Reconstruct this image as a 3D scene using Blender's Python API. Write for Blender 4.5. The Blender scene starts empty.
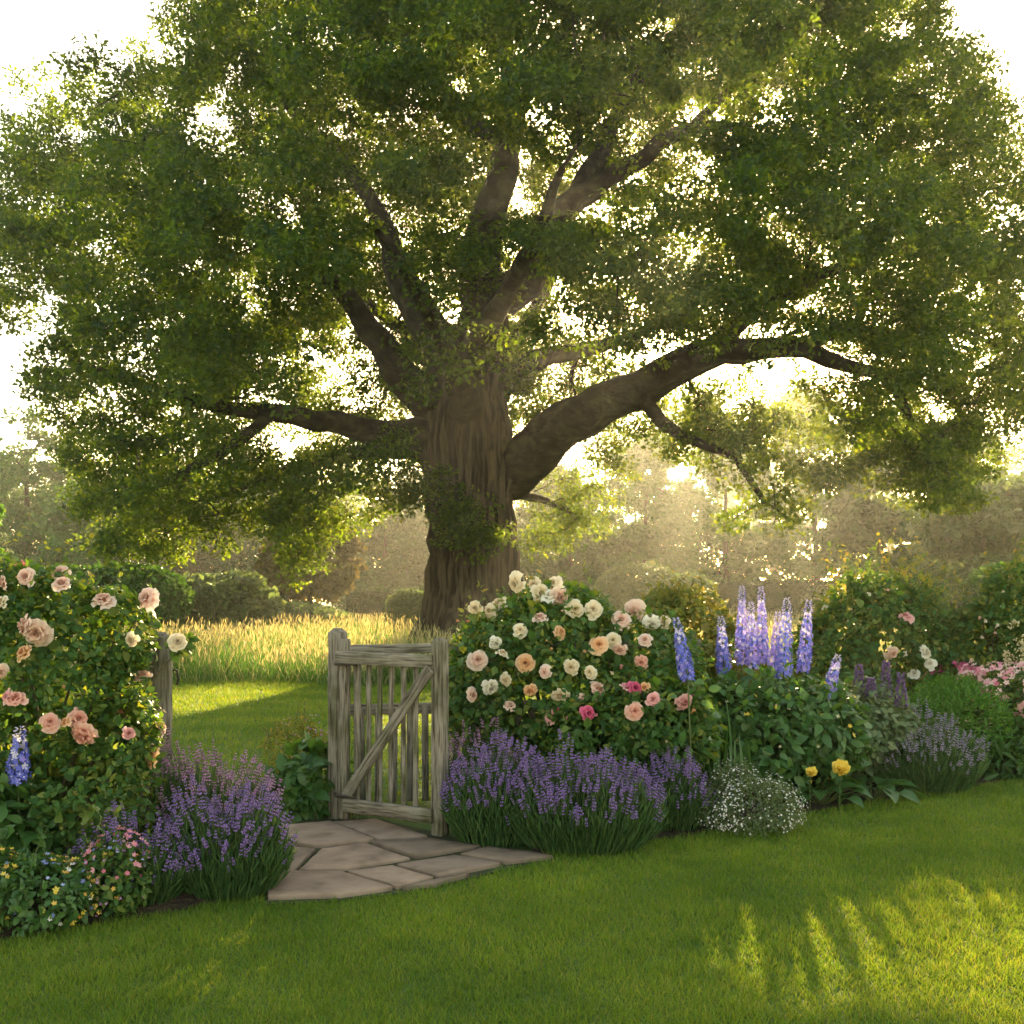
import bpy, math, random
import numpy as np
from mathutils import Vector

# ------------------------------------------------------------------ camera, light, exposure
SC = bpy.context.scene
COL = SC.collection
F, HOR, EYE = 1100.0, 592.0, 1.6            # focal length in pixels, horizon row, eye height
SUN_AZ, SUN_EL = math.radians(10.2), math.radians(18.0)
cam = bpy.data.cameras.new('camera')
camo = bpy.data.objects.new('camera', cam)
COL.objects.link(camo)
camo.location = (0, 0, EYE)
camo.rotation_euler = (math.radians(90), 0, 0)
cam.sensor_width = 36
cam.lens = 36 * F / 1024
cam.shift_y = (HOR - 512) / 1024
cam.clip_start = 0.05
cam.clip_end = 1000
SC.camera = camo

W = bpy.data.worlds.new('World')
SC.world = W
W.use_nodes = True
nt = W.node_tree
bg = nt.nodes['Background']
sky = nt.nodes.new('ShaderNodeTexSky')
sky.sky_type = 'NISHITA'
sky.sun_disc = False
sky.sun_elevation = SUN_EL
sky.sun_rotation = SUN_AZ
sky.air_density = 1.0
sky.dust_density = 1.2
sky.ozone_density = 1.0
wb = nt.nodes.new('ShaderNodeMixRGB')          # warm white balance of the evening picture
wb.blend_type = 'MULTIPLY'
wb.inputs[0].default_value = 1
wb.inputs[2].default_value = (1.34, 1.04, 0.67, 1)
nt.links.new(sky.outputs[0], wb.inputs[1])
nt.links.new(wb.outputs[0], bg.inputs[0])
bg.inputs[1].default_value = 0.15

sun = bpy.data.lights.new('sun', 'SUN')
suno = bpy.data.objects.new('sun', sun)
COL.objects.link(suno)
SUNV = Vector((math.sin(SUN_AZ) * math.cos(SUN_EL), math.cos(SUN_AZ) * math.cos(SUN_EL), math.sin(SUN_EL)))
suno.location = SUNV * 120
suno.rotation_euler = (-SUNV).to_track_quat('-Z', 'Y').to_euler()
sun.energy = 5.0
sun.angle = math.radians(0.5)
sun.color = (1.0, 0.78, 0.42)

SC.view_settings.view_transform = 'Standard'
SC.view_settings.look = 'None'
SC.view_settings.gamma = 1
SC.view_settings.exposure = 2.34
SC.render.engine = 'CYCLES'
cy = SC.cycles
cy.max_bounces = 6
cy.diffuse_bounces = 3
cy.glossy_bounces = 2
cy.transmission_bounces = 3
cy.volume_bounces = 1
cy.transparent_max_bounces = 8
cy.sample_clamp_indirect = 6
cy.use_denoising = True
cy.use_adaptive_sampling = False
HAZE_DENSITY = 0.00075

rng = np.random.default_rng(7)
random.seed(7)


# ------------------------------------------------------------------ helpers
def G(px, py, z=0.0):
    """world point at height z seen at a pixel of the photograph"""
    d = (EYE - z) * F / (py - HOR)
    return np.array([(px - 512) / F * d, d, z])


def P(px, py, Y):
    """world point at distance Y seen at a pixel"""
    return np.array([(px - 512) / F * Y, Y, EYE + (HOR - py) / F * Y])


def tag(o, label=None, cat=None, group=None, kind=None):
    if label: o['label'] = label
    if cat: o['category'] = cat
    if group: o['group'] = group
    if kind: o['kind'] = kind
    return o


def empty(name, loc, label, cat, group=None, rz=0):
    o = bpy.data.objects.new(name, None)
    o.location = tuple(float(v) for v in loc)
    o.rotation_euler.z = rz
    o.empty_display_size = 0.1
    COL.objects.link(o)
    return tag(o, label, cat, group)


def link(name, me, parent=None, loc=None):
    o = bpy.data.objects.new(name, me)
    COL.objects.link(o)
    if parent is not None:
        o.parent = parent
    if loc is not None:
        o.location = tuple(float(v) for v in loc)
    return o


def make_mesh(name, V, faces_flat, counts, mats, midx=None, smooth=False):
    V = np.ascontiguousarray(V, dtype=np.float32)
    fl = np.ascontiguousarray(faces_flat, dtype=np.int32)
    ct = np.asarray(counts, dtype=np.int32)
    me = bpy.data.meshes.new(name)
    me.vertices.add(len(V))
    me.vertices.foreach_set('co', V.ravel())
    me.loops.add(len(fl))
    me.loops.foreach_set('vertex_index', fl)
    me.polygons.add(len(ct))
    st = np.zeros(len(ct), dtype=np.int32)
    st[1:] = np.cumsum(ct)[:-1]
    me.polygons.foreach_set('loop_start', st)
    if midx is not None:
        me.polygons.foreach_set('material_index', np.asarray(midx, dtype=np.int32))
    if smooth:
        me.polygons.foreach_set('use_smooth', np.ones(len(ct), dtype=bool))
    for m in mats:
        me.materials.append(m)
    me.update(calc_edges=True)
    return me


class MB:
    """collects pieces of geometry for ONE mesh"""
    def __init__(self):
        self.V, self.fl, self.ct, self.mi, self.n = [], [], [], [], 0

    def add(self, V, faces, mi=0):
        V = np.asarray(V, dtype=np.float64)
        self.V.append(V)
        for f in faces:
            self.fl.append(np.asarray(f) + self.n)
            self.ct.append(len(f))
            self.mi.append(mi)
        self.n += len(V)

    def add_flat(self, V, fl, ct, mi):
        self.V.append(V)
        self.fl.append(np.asarray(fl).ravel() + self.n)
        self.ct.extend(np.asarray(ct).tolist())
        self.mi.extend(np.broadcast_to(mi, (len(ct),)).tolist())
        self.n += len(V)

    def scatter(self, tmpl, pos, R, s, mi=0):
        """copies of a template, one per row of pos"""
        TV, TF = tmpl
        N = len(pos)
        if N == 0: return
        TV = np.asarray(TV, dtype=np.float64)
        s = np.asarray(s, dtype=np.float64)
        if s.ndim == 0: s = np.full(N, float(s))
        if s.ndim == 1: s = np.repeat(s[:, None], 3, 1)
        X = np.einsum('nij,nvj->nvi', R, TV[None] * s[:, None, :]) + pos[:, None, :]
        flat = np.concatenate([np.asarray(f) for f in TF])
        cts = np.array([len(f) for f in TF])
        fl = (flat[None] + (np.arange(N) * len(TV))[:, None]).ravel()
        ct = np.tile(cts, N)
        m = np.repeat(np.broadcast_to(mi, (N,)), len(TF))
        self.V.append(X.reshape(-1, 3))
        self.fl.append(fl + self.n)
        self.ct.extend(ct.tolist())
        self.mi.extend(m.tolist())
        self.n += N * len(TV)

    def tube(self, pts, rad, n=6, mi=0, rough=0.0, cap=True):
        pts = np.asarray(pts, dtype=float)
        rad = np.broadcast_to(np.asarray(rad, dtype=float), (len(pts),))
        T = np.gradient(pts, axis=0)
        T /= np.linalg.norm(T, axis=1)[:, None] + 1e-9
        up = np.array([0, 0, 1.0]) if abs(T[0, 2]) < 0.9 else np.array([1.0, 0, 0])
        a = np.cross(up, T[0]); a /= np.linalg.norm(a)
        V = []
        ang = np.linspace(0, 2 * np.pi, n, endpoint=False)
        for i in range(len(pts)):
            a = a - T[i] * np.dot(a, T[i]); a /= np.linalg.norm(a) + 1e-9
            b = np.cross(T[i], a)
            r = rad[i] * np.ones(n)
            if rough:
                un = np.cos(ang)[:, None] * a + np.sin(ang)[:, None] * b
                w_ = pts[i] * .35 + un * 1.3
                r = rad[i] * (1 + rough * .35 * noise3(w_, 1.9))
                if n > 20: r = r + rad[i] * rough * .3 * np.abs(noise3(pts[i] * .1 + un * 4.6, 1.1)) - .0
            V.append(pts[i] + (np.cos(ang) * r)[:, None] * a + (np.sin(ang) * r)[:, None] * b)
        V = np.concatenate(V)
        F_ = []
        for i in range(len(pts) - 1):
            for k in range(n):
                k2 = (k + 1) % n
                F_.append((i * n + k, i * n + k2, (i + 1) * n + k2, (i + 1) * n + k))
        if cap:
            F_.append(tuple(range((len(pts) - 1) * n, len(pts) * n)))
            F_.append(tuple(range(n - 1, -1, -1)))
        self.add(V, F_, mi)

    def build(self, name, mats, parent=None, smooth=False, loc=None):
        if not isinstance(mats, (list, tuple)): mats = [mats]
        me = make_mesh(name, np.concatenate(self.V), np.concatenate(self.fl), self.ct, mats, self.mi, smooth)
        return link(name, me, parent, loc)


def nrm(a):
    return a / (np.linalg.norm(a, axis=-1, keepdims=True) + 1e-9)


def frames(axis, normal):
    """rotation matrices whose Y column is axis and whose Z column is close to normal"""
    y = nrm(axis)
    x = nrm(np.cross(y, normal))
    z = np.cross(x, y)
    return np.stack([x, y, z], axis=-1)


def rdir(n):
    return nrm(rng.normal(size=(n, 3)))


_ph = rng.random((14, 4)) * 6.28
_dr = nrm(rng.normal(size=(14, 3)))


def noise3(p, wl):
    p = np.asarray(p) * (6.28 / wl)
    s = 0
    for i in range(14):
        s = s + np.sin(p @ _dr[i] * (0.6 + 0.1 * i) + _ph[i, 0])
    return s / 3.2


# ------------------------------------------------------------------ materials
def mat(name):
    m = bpy.data.materials.new(name)
    m.use_nodes = True
    return m, m.node_tree, m.node_tree.nodes['Principled BSDF'], m.node_tree.nodes['Material Output']


def ramp(nt, fac, stops):
    r = nt.nodes.new('ShaderNodeValToRGB')
    e = r.color_ramp.elements
    while len(e) < len(stops): e.new(0.5)
    for i, (p, c) in enumerate(stops):
        e[i].position = p
        e[i].color = (*c, 1)
    nt.links.new(fac, r.inputs[0])
    return r.outputs[0]


def leaf_mat(name, c0, c1, c2=None, trans=0.45, tcol=None, rough=0.5, spec=0.3, patch=None):
    """leaf: two-sided diffuse plus translucency, each leaf a little different"""
    m, nt, b, out = mat(name)
    geo = nt.nodes.new('ShaderNodeNewGeometry')
    stops = [(0.0, c0), (0.7, c1), (1.0, c2 or c1)]
    col = ramp(nt, geo.outputs['Random Per Island'], stops)
    if patch:
        tc = nt.nodes.new('ShaderNodeTexCoord')
        nz = nt.nodes.new('ShaderNodeTexNoise')
        nz.inputs['Scale'].default_value = patch
        nz.inputs['Detail'].default_value = 3
        nt.links.new(tc.outputs['Object'], nz.inputs['Vector'])
        f = ramp(nt, nz.outputs['Fac'], [(0.35, (0.72, 0.78, 0.7)), (0.65, (1.25, 1.12, 1.0))])
        mx = nt.nodes.new('ShaderNodeMixRGB'); mx.blend_type = 'MULTIPLY'; mx.inputs[0].default_value = 1
        nt.links.new(col, mx.inputs[1]); nt.links.new(f, mx.inputs[2])
        col = mx.outputs[0]
    nt.links.new(col, b.inputs['Base Color'])
    b.inputs['Roughness'].default_value = rough
    b.inputs['Specular IOR Level'].default_value = spec
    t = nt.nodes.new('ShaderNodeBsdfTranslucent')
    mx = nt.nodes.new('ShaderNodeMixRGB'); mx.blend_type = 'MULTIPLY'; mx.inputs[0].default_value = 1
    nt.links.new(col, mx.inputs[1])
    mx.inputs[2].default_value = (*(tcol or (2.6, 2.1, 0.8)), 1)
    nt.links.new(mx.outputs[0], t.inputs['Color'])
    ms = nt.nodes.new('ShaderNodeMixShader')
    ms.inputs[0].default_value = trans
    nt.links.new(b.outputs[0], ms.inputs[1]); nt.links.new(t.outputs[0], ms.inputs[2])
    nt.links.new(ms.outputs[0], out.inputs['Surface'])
    return m


def petal_mat(name, inner, outer, trans=0.35):
    m, nt, b, out = mat(name)
    tc = nt.nodes.new('ShaderNodeTexCoord')
    ln = nt.nodes.new('ShaderNodeVectorMath'); ln.operation = 'LENGTH'
    nt.links.new(tc.outputs['Object'], ln.inputs[0])
    col = ramp(nt, ln.outputs['Value'], [(0.1, inner), (0.52, outer)])
    oi = nt.nodes.new('ShaderNodeObjectInfo')
    v = ramp(nt, oi.outputs['Random'], [(0, (0.86, 0.84, 0.8)), (1, (1.0, 1.0, 1.0))])
    mx = nt.nodes.new('ShaderNodeMixRGB'); mx.blend_type = 'MULTIPLY'; mx.inputs[0].default_value = 1
    nt.links.new(col, mx.inputs[1]); nt.links.new(v, mx.inputs[2])
    nt.links.new(mx.outputs[0], b.inputs['Base Color'])
    b.inputs['Roughness'].default_value = 0.6
    b.inputs['Specular IOR Level'].default_value = 0.2
    t = nt.nodes.new('ShaderNodeBsdfTranslucent')
    nt.links.new(mx.outputs[0], t.inputs['Color'])
    ms = nt.nodes.new('ShaderNodeMixShader'); ms.inputs[0].default_value = trans
    nt.links.new(b.outputs[0], ms.inputs[1]); nt.links.new(t.outputs[0], ms.inputs[2])
    nt.links.new(ms.outputs[0], out.inputs['Surface'])
    return m


def flat_petal(name, c, c2=None, trans=0.35):
    return leaf_mat(name, c, c2 or c, trans=trans, tcol=(1.1, 1.05, 1.0), rough=0.6, spec=0.15)


def noise_mat(name, stops, scale, detail=6, rough=0.85, bump=0.3, bscale=None, stretch=(1, 1, 1), dist=0.02, distort=0.0):
    m, nt, b, out = mat(name)
    tc = nt.nodes.new('ShaderNodeTexCoord')
    mp = nt.nodes.new('ShaderNodeMapping')
    mp.inputs['Scale'].default_value = stretch
    nt.links.new(tc.outputs['Object'], mp.inputs['Vector'])
    nz = nt.nodes.new('ShaderNodeTexNoise')
    nz.inputs['Scale'].default_value = scale
    nz.inputs['Detail'].default_value = detail
    nz.inputs['Distortion'].default_value = distort
    nt.links.new(mp.outputs[0], nz.inputs['Vector'])
    nt.links.new(ramp(nt, nz.outputs['Fac'], stops), b.inputs['Base Color'])
    nb = nt.nodes.new('ShaderNodeTexNoise')
    nb.inputs['Scale'].default_value = bscale or scale * 2
    nb.inputs['Detail'].default_value = 8
    nt.links.new(mp.outputs[0], nb.inputs['Vector'])
    bp = nt.nodes.new('ShaderNodeBump')
    bp.inputs['Strength'].default_value = bump
    bp.inputs['Distance'].default_value = dist
    nt.links.new(nb.outputs['Fac'], bp.inputs['Height'])
    nt.links.new(bp.outputs[0], b.inputs['Normal'])
    b.inputs['Roughness'].default_value = rough
    b.inputs['Specular IOR Level'].default_value = 0.25
    return m


M = {}
M['ground'] = noise_mat('turf_soil', [(0.3, (0.05, 0.085, 0.015)), (0.7, (0.085, 0.13, 0.025))], 1.2, bump=0.6, bscale=25)
M['lawn'] = leaf_mat('lawn_blade', (0.08, 0.175, 0.016), (0.125, 0.22, 0.024), (0.2, 0.235, 0.055), trans=0.45, tcol=(2.0, 1.45, 0.6), rough=0.55, spec=0.25, patch=1.3)
M['meadow'] = leaf_mat('meadow_blade', (0.055, 0.125, 0.018), (0.085, 0.16, 0.03), (0.17, 0.2, 0.07), trans=0.42, tcol=(1.3, 1.5, 0.8), rough=0.6, spec=0.2)
M['seed'] = leaf_mat('meadow_seed', (0.26, 0.25, 0.12), (0.38, 0.36, 0.2), trans=0.4, tcol=(1.5, 1.2, 0.8), spec=0.1)
M['soil'] = noise_mat('bed_soil', [(0.3, (0.02, 0.013, 0.008)), (0.7, (0.05, 0.034, 0.02))], 9, bump=1.0, bscale=30, dist=0.04)
M['joint'] = noise_mat('mossy_joint', [(0.35, (0.025, 0.02, 0.012)), (0.62, (0.045, 0.06, 0.015))], 6, bump=0.8, bscale=40)
M['stone'] = noise_mat('flagstone', [(0.28, (0.11, 0.08, 0.06)), (0.42, (0.185, 0.135, 0.104)), (0.58, (0.24, 0.178, 0.14)), (0.72, (0.19, 0.14, 0.105)), (0.82, (0.1, 0.09, 0.055))], 5, detail=9, rough=0.8, bump=0.45, bscale=14, dist=0.02)
def wood_mat():
    m, nt, b, out = mat('weathered_oak')
    tc = nt.nodes.new('ShaderNodeTexCoord'); oi = nt.nodes.new('ShaderNodeObjectInfo')
    add = nt.nodes.new('ShaderNodeVectorMath'); add.operation = 'ADD'
    sc = nt.nodes.new('ShaderNodeVectorMath'); sc.operation = 'SCALE'; sc.inputs[0].default_value = (7, 13, 5)
    nt.links.new(oi.outputs['Random'], sc.inputs['Scale'])
    nt.links.new(tc.outputs['Object'], add.inputs[0]); nt.links.new(sc.outputs[0], add.inputs[1])
    mp = nt.nodes.new('ShaderNodeMapping'); mp.inputs['Scale'].default_value = (.7, 9, 9)
    nt.links.new(add.outputs[0], mp.inputs['Vector'])
    n1 = nt.nodes.new('ShaderNodeTexNoise'); n1.inputs['Scale'].default_value = 7; n1.inputs['Detail'].default_value = 9; n1.inputs['Distortion'].default_value = .3
    nt.links.new(mp.outputs[0], n1.inputs['Vector'])
    n2 = nt.nodes.new('ShaderNodeTexNoise'); n2.inputs['Scale'].default_value = 4.5; n2.inputs['Detail'].default_value = 5
    nt.links.new(add.outputs[0], n2.inputs['Vector'])
    c1 = ramp(nt, n1.outputs['Fac'], [(0.3, (0.045, 0.035, 0.026)), (0.44, (0.145, 0.12, 0.095)), (0.58, (0.25, 0.215, 0.175)), (0.75, (0.18, 0.155, 0.12))])
    c2 = ramp(nt, n2.outputs['Fac'], [(0.32, (0.45, 0.5, 0.32)), (0.55, (1, 1, 1)), (0.75, (1.12, 1.08, 1.0))])
    mx = nt.nodes.new('ShaderNodeMixRGB'); mx.blend_type = 'MULTIPLY'; mx.inputs[0].default_value = .9
    nt.links.new(c1, mx.inputs[1]); nt.links.new(c2, mx.inputs[2])
    nt.links.new(mx.outputs[0], b.inputs['Base Color'])
    bp = nt.nodes.new('ShaderNodeBump'); bp.inputs['Strength'].default_value = .8; bp.inputs['Distance'].default_value = .012
    nt.links.new(n1.outputs['Fac'], bp.inputs['Height']); nt.links.new(bp.outputs[0], b.inputs['Normal'])
    b.inputs['Roughness'].default_value = .85; b.inputs['Specular IOR Level'].default_value = .2
    return m


M['wood'] = wood_mat()
_n = M['stone'].node_tree
_b = _n.nodes['Principled BSDF']
_src = _b.inputs['Base Color'].links[0].from_socket
_oi = _n.nodes.new('ShaderNodeObjectInfo')
_c = ramp(_n, _oi.outputs['Random'], [(0, (.72, .7, .66)), (.5, (1.0, .96, .92)), (1, (1.2, 1.12, 1.05))])
_mx = _n.nodes.new('ShaderNodeMixRGB'); _mx.blend_type = 'MULTIPLY'; _mx.inputs[0].default_value = 1
_n.links.new(_src, _mx.inputs[1]); _n.links.new(_c, _mx.inputs[2]); _n.links.new(_mx.outputs[0], _b.inputs['Base Color'])
M['iron'] = noise_mat('dark_iron', [(0.3, (0.02, 0.018, 0.016)), (0.7, (0.05, 0.035, 0.025))], 30, rough=0.6, bump=0.2)
M['bark'] = noise_mat('oak_bark', [(0.36, (0.01, 0.007, 0.005)), (0.47, (0.036, 0.026, 0.018)), (0.6, (0.08, 0.06, 0.041)), (0.78, (0.04, 0.04, 0.022))], 9.5, detail=8, rough=0.9, bump=1.0, bscale=8, stretch=(1, 1, 0.1), dist=0.12, distort=0.35)
M['limb_bark'] = noise_mat('limb_bark', [(0.36, (0.012, 0.009, 0.006)), (0.5, (0.03, 0.023, 0.016)), (0.66, (0.055, 0.047, 0.028))], 6, detail=8, rough=0.9, bump=1.0, bscale=6, stretch=(.5, 1, 0.7), dist=0.1, distort=0.4)
M['stem'] = noise_mat('green_stem', [(0.3, (0.05, 0.075, 0.02)), (0.7, (0.09, 0.11, 0.035))], 30, rough=0.6, bump=0.1)
M['cane'] = noise_mat('woody_cane', [(0.3, (0.05, 0.045, 0.02)), (0.7, (0.1, 0.075, 0.045))], 30, rough=0.7, bump=0.2)
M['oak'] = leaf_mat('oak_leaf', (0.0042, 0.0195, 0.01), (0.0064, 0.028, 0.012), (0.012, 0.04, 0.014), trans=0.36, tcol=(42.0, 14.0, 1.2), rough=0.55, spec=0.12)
M['rose_leaf'] = leaf_mat('rose_leaf', (0.026, 0.07, 0.018), (0.055, 0.12, 0.026), (0.13, 0.165, 0.035), trans=0.38, tcol=(4.0, 2.9, 0.8), rough=0.45, spec=0.22)
M['lush'] = leaf_mat('lush_leaf', (0.03, 0.085, 0.02), (0.055, 0.13, 0.03), (0.09, 0.16, 0.035), trans=0.36, tcol=(2.6, 2.0, 0.7), rough=0.42, spec=0.4)
M['bright'] = leaf_mat('bright_leaf', (0.05, 0.14, 0.02), (0.08, 0.2, 0.03), (0.13, 0.24, 0.04), trans=0.42, tcol=(2.0, 1.7, 0.6))
M['grey_green'] = leaf_mat('grey_green_leaf', (0.08, 0.125, 0.06), (0.125, 0.175, 0.08), (0.18, 0.21, 0.1), trans=0.35, tcol=(1.9, 1.6, 0.8))
M['lav_leaf'] = leaf_mat('lavender_leaf', (0.035, 0.085, 0.03), (0.06, 0.125, 0.04), (0.1, 0.16, 0.05), trans=0.35, tcol=(2.2, 1.8, 0.8))
M['gold_sunlit_leaf'] = leaf_mat('golden_sunlit_leaf', (0.09, 0.13, 0.025), (0.16, 0.18, 0.04), (0.26, 0.22, 0.06), trans=0.45, tcol=(2.2, 1.7, 0.7))  # on roses and the loose shrub, sunlight is put into this leaf colour
M['far_dark'] = leaf_mat('dark_far_leaf', (0.015, 0.045, 0.012), (0.024, 0.066, 0.016), (0.042, 0.088, 0.022), trans=0.2, tcol=(2.0, 1.6, 0.7), spec=0.1)
M['far_mid'] = leaf_mat('mid_far_leaf', (0.028, 0.085, 0.02), (0.046, 0.12, 0.028), (0.075, 0.145, 0.035), trans=0.22, tcol=(2.2, 1.8, 0.7), spec=0.1)
M['far_grey'] = leaf_mat('greyish_far_leaf', (0.06, 0.1, 0.05), (0.09, 0.14, 0.065), (0.12, 0.16, 0.075), trans=0.32, tcol=(2.2, 1.9, 0.9))
M['far_brown'] = leaf_mat('bronze_far_leaf', (0.06, 0.06, 0.022), (0.09, 0.085, 0.03), (0.12, 0.1, 0.035), trans=0.25, tcol=(2.0, 1.6, 0.7), spec=0.1)
M['hedge'] = leaf_mat('hedge_leaf', (0.012, 0.032, 0.008), (0.02, 0.048, 0.012), (0.034, 0.065, 0.016), trans=0.2, tcol=(2.0, 1.6, 0.7), spec=0.1)
M['core'] = noise_mat('inner_twigs', [(0.3, (0.018, 0.026, 0.01)), (0.7, (0.03, 0.045, 0.014))], 5, bump=0.8)
ROSE = {
    'blush': petal_mat('blush_petal', (0.8, 0.42, 0.3), (0.82, 0.66, 0.58)),
    'apricot': petal_mat('apricot_petal', (0.8, 0.36, 0.12), (0.84, 0.58, 0.38)),
    'cream': petal_mat('cream_petal', (0.82, 0.62, 0.36), (0.84, 0.76, 0.62)),
    'white': petal_mat('white_petal', (0.8, 0.72, 0.55), (0.85, 0.82, 0.76)),
    'coral': petal_mat('coral_petal', (0.78, 0.3, 0.22), (0.83, 0.52, 0.44)),
    'pink': petal_mat('pink_petal', (0.74, 0.26, 0.28), (0.82, 0.5, 0.5)),
    'magenta': petal_mat('magenta_petal', (0.6, 0.05, 0.16), (0.7, 0.16, 0.3)),
}
M['lav'] = flat_petal('lavender_flower', (0.19, 0.095, 0.35), (0.37, 0.23, 0.53))
M['lav_pink'] = flat_petal('mauve_flower', (0.34, 0.14, 0.34), (0.6, 0.34, 0.54))
M['lav_pale'] = flat_petal('pale_lavender_flower', (0.24, 0.2, 0.31), (0.4, 0.34, 0.47))
M['del_blue'] = flat_petal('delphinium_blue', (0.09, 0.1, 0.52), (0.2, 0.22, 0.68))
M['del_vio'] = flat_petal('delphinium_violet', (0.25, 0.17, 0.6), (0.42, 0.34, 0.75))
M['del_pale'] = flat_petal('delphinium_pale', (0.5, 0.45, 0.72), (0.72, 0.66, 0.82))
M['salvia'] = flat_petal('salvia_flower', (0.11, 0.06, 0.16), (0.22, 0.13, 0.28))
M['white_fl'] = flat_petal('small_white_flower', (0.7, 0.62, 0.6), (0.8, 0.76, 0.74))
M['yellow_fl'] = flat_petal('yellow_flower', (0.7, 0.48, 0.05), (0.8, 0.6, 0.12))
M['orange_fl'] = flat_petal('orange_flower', (0.72, 0.3, 0.05), (0.8, 0.5, 0.12))
M['pink_fl'] = flat_petal('pink_flower', (0.6, 0.16, 0.24), (0.74, 0.34, 0.4))
M['rasp_fl'] = flat_petal('raspberry_flower', (0.42, 0.04, 0.13), (0.6, 0.12, 0.24))
M['pale_pink_fl'] = flat_petal('pale_pink_flower', (0.7, 0.42, 0.42), (0.78, 0.56, 0.52))
M['cream_fl'] = flat_petal('cream_plume', (0.6, 0.5, 0.26), (0.72, 0.64, 0.4))
M['blue_fl'] = flat_petal('small_blue_flower', (0.22, 0.25, 0.6), (0.45, 0.48, 0.78))


# ------------------------------------------------------------------ templates
def t_leaf(w=0.55, fold=0.12, curl=0.12):
    V = [(0, 0, 0), (0, 1, -curl), (-w * .42, .28, fold * .8), (-w * .5, .62, fold), (w * .42, .28, fold * .8), (w * .5, .62, fold)]
    return np.array(V), [(0, 4, 5, 1), (0, 1, 3, 2)]


def t_oval(w=0.6, fold=0.1, curl=0.3, n=4, wave=0.0):
    """leaf with a midrib and n cross rows"""
    V, Fc = [], []
    for i in range(n + 1):
        v = i / n
        hw = w * 0.5 * math.sin(math.pi * min(0.97, 0.08 + 0.9 * v ** 0.85)) if i < n else 0.01
        z = -curl * v * v
        V += [(-hw, v, z + fold * hw * 2 + wave * math.sin(i * 2.1)), (0, v, z), (hw, v, z + fold * hw * 2 - wave * math.sin(i * 2.1))]
    for i in range(n):
        a = i * 3
        Fc += [(a, a + 1, a + 4, a + 3), (a + 1, a + 2, a + 5, a + 4)]
    return np.array(V), Fc


def t_oak():
    """lobed oak leaf"""
    V = [(0, 0, 0), (0, .5, .03), (0, 1, -.1),
         (.10, .15, .02), (.24, .32, .08), (.16, .46, .05), (.33, .66, .1), (.2, .8, .02),
         (-.10, .15, .02), (-.24, .32, .08), (-.16, .46, .05), (-.33, .66, .1), (-.2, .8, .02)]
    return np.array(V), [(0, 3, 4, 5, 1), (1, 5, 6, 7, 2), (0, 1, 10, 9, 8), (1, 2, 12, 11, 10)]


def t_blade(bend=0.35):
    V = [(-.5, 0, 0), (.5, 0, 0), (.38, .5, bend * .3), (-.38, .5, bend * .3), (0, 1, bend)]
    return np.array(V), [(0, 1, 2, 3), (3, 2, 4)]


def t_floret(n=5, cup=0.25):
    V, Fc = [(0, 0, 0)], []
    for i in range(n):
        a = 2 * math.pi * i / n
        d = 0.55
        V += [(math.cos(a - d) * .32, math.sin(a - d) * .32, cup * .3), (math.cos(a) * .5, math.sin(a) * .5, cup),
              (math.cos(a + d) * .32, math.sin(a + d) * .32, cup * .3)]
        k = 1 + i * 3
        Fc.append((0, k, k + 1, k + 2))
    return np.array(V), Fc


def t_bud(n=5):
    V = [(0, 0, 0)]
    for z, r in ((.3, .22), (.7, .24)):
        for i in range(n):
            a = 2 * math.pi * i / n
            V.append((math.cos(a) * r, math.sin(a) * r, z))
    V.append((0, 0, 1))
    Fc = []
    for i in range(n):
        j = (i + 1) % n
        Fc += [(0, 1 + j, 1 + i), (1 + i, 1 + j, 1 + n + j, 1 + n + i), (1 + n + i, 1 + n + j, 1 + 2 * n)]
    return np.array(V), Fc


LEAF_L = t_leaf(.11, .02, .1)
LEAF, LEAF_W, LEAF_N, OAK, BLADE, FLORET, BUD = t_leaf(), t_leaf(.75), t_leaf(.28, .06, .25), t_oak(), t_blade(), t_floret(), t_bud()
OVAL, HOSTA, SWORD = t_oval(), t_oval(.68, .18, .42, 6, .012), t_oval(.07, .1, .25, 6)
FLORET4 = t_floret(4, .15)


def rose_mesh(seed, openness=1.0):
    r = random.Random(seed)
    mb = MB()
    NU, NV = 5, 5
    layers = [(3, .0), (4, .07), (5, .16), (6, .28), (7, .42), (8, .6), (9, .86)]
    if openness < 0.6: layers = layers[:5]
    for n, o in layers:
        o2 = o * openness
        ph = r.random() * 6.28
        for i in range(n):
            a0 = ph + 2 * math.pi * i / n + r.uniform(-.12, .12)
            oo = o2 * r.uniform(.78, 1.2)
            wid = (2.2 if o < .3 else 1.55) * math.pi / n * r.uniform(.9, 1.15)
            rt, zt = .05 + .47 * oo, .42 - .34 * oo * oo + r.uniform(-.05, .05)
            V, Fc = [], []
            wph = r.random() * 6.28
            for iv in range(NV):
                v = iv / (NV - 1)
                for iu in range(NU):
                    u = iu / (NU - 1) * 2 - 1
                    wv = (math.sin(math.pi * (.15 + .6 * v)) ** .8)
                    a = a0 + u * wid * wv * (1 + .06 * math.sin(5 * v + wph))
                    topdip = 1 - .13 * u * u * v
                    rad = (.03 + (rt - .03) * (v ** .75)) * (1 - .12 * (u * u) * (1 - o))
                    z = zt * math.sin(min(1, v * 1.05) * math.pi / 2) * topdip - .12 + .035 * v * math.sin(u * 4 + wph) * (.4 + o)
                    if o > .4 and v > .7:
                        rad += (v - .7) * .2 * oo; z -= (v - .7) * .28 * oo
                    V.append((rad * math.cos(a), rad * math.sin(a), z + r.uniform(-.008, .008)))
            for iv in range(NV - 1):
                for iu in range(NU - 1):
                    k = iv * NU + iu
                    Fc.append((k, k + 1, k + 1 + NU, k + NU))
            mb.add(V, Fc)
    return mb


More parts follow.
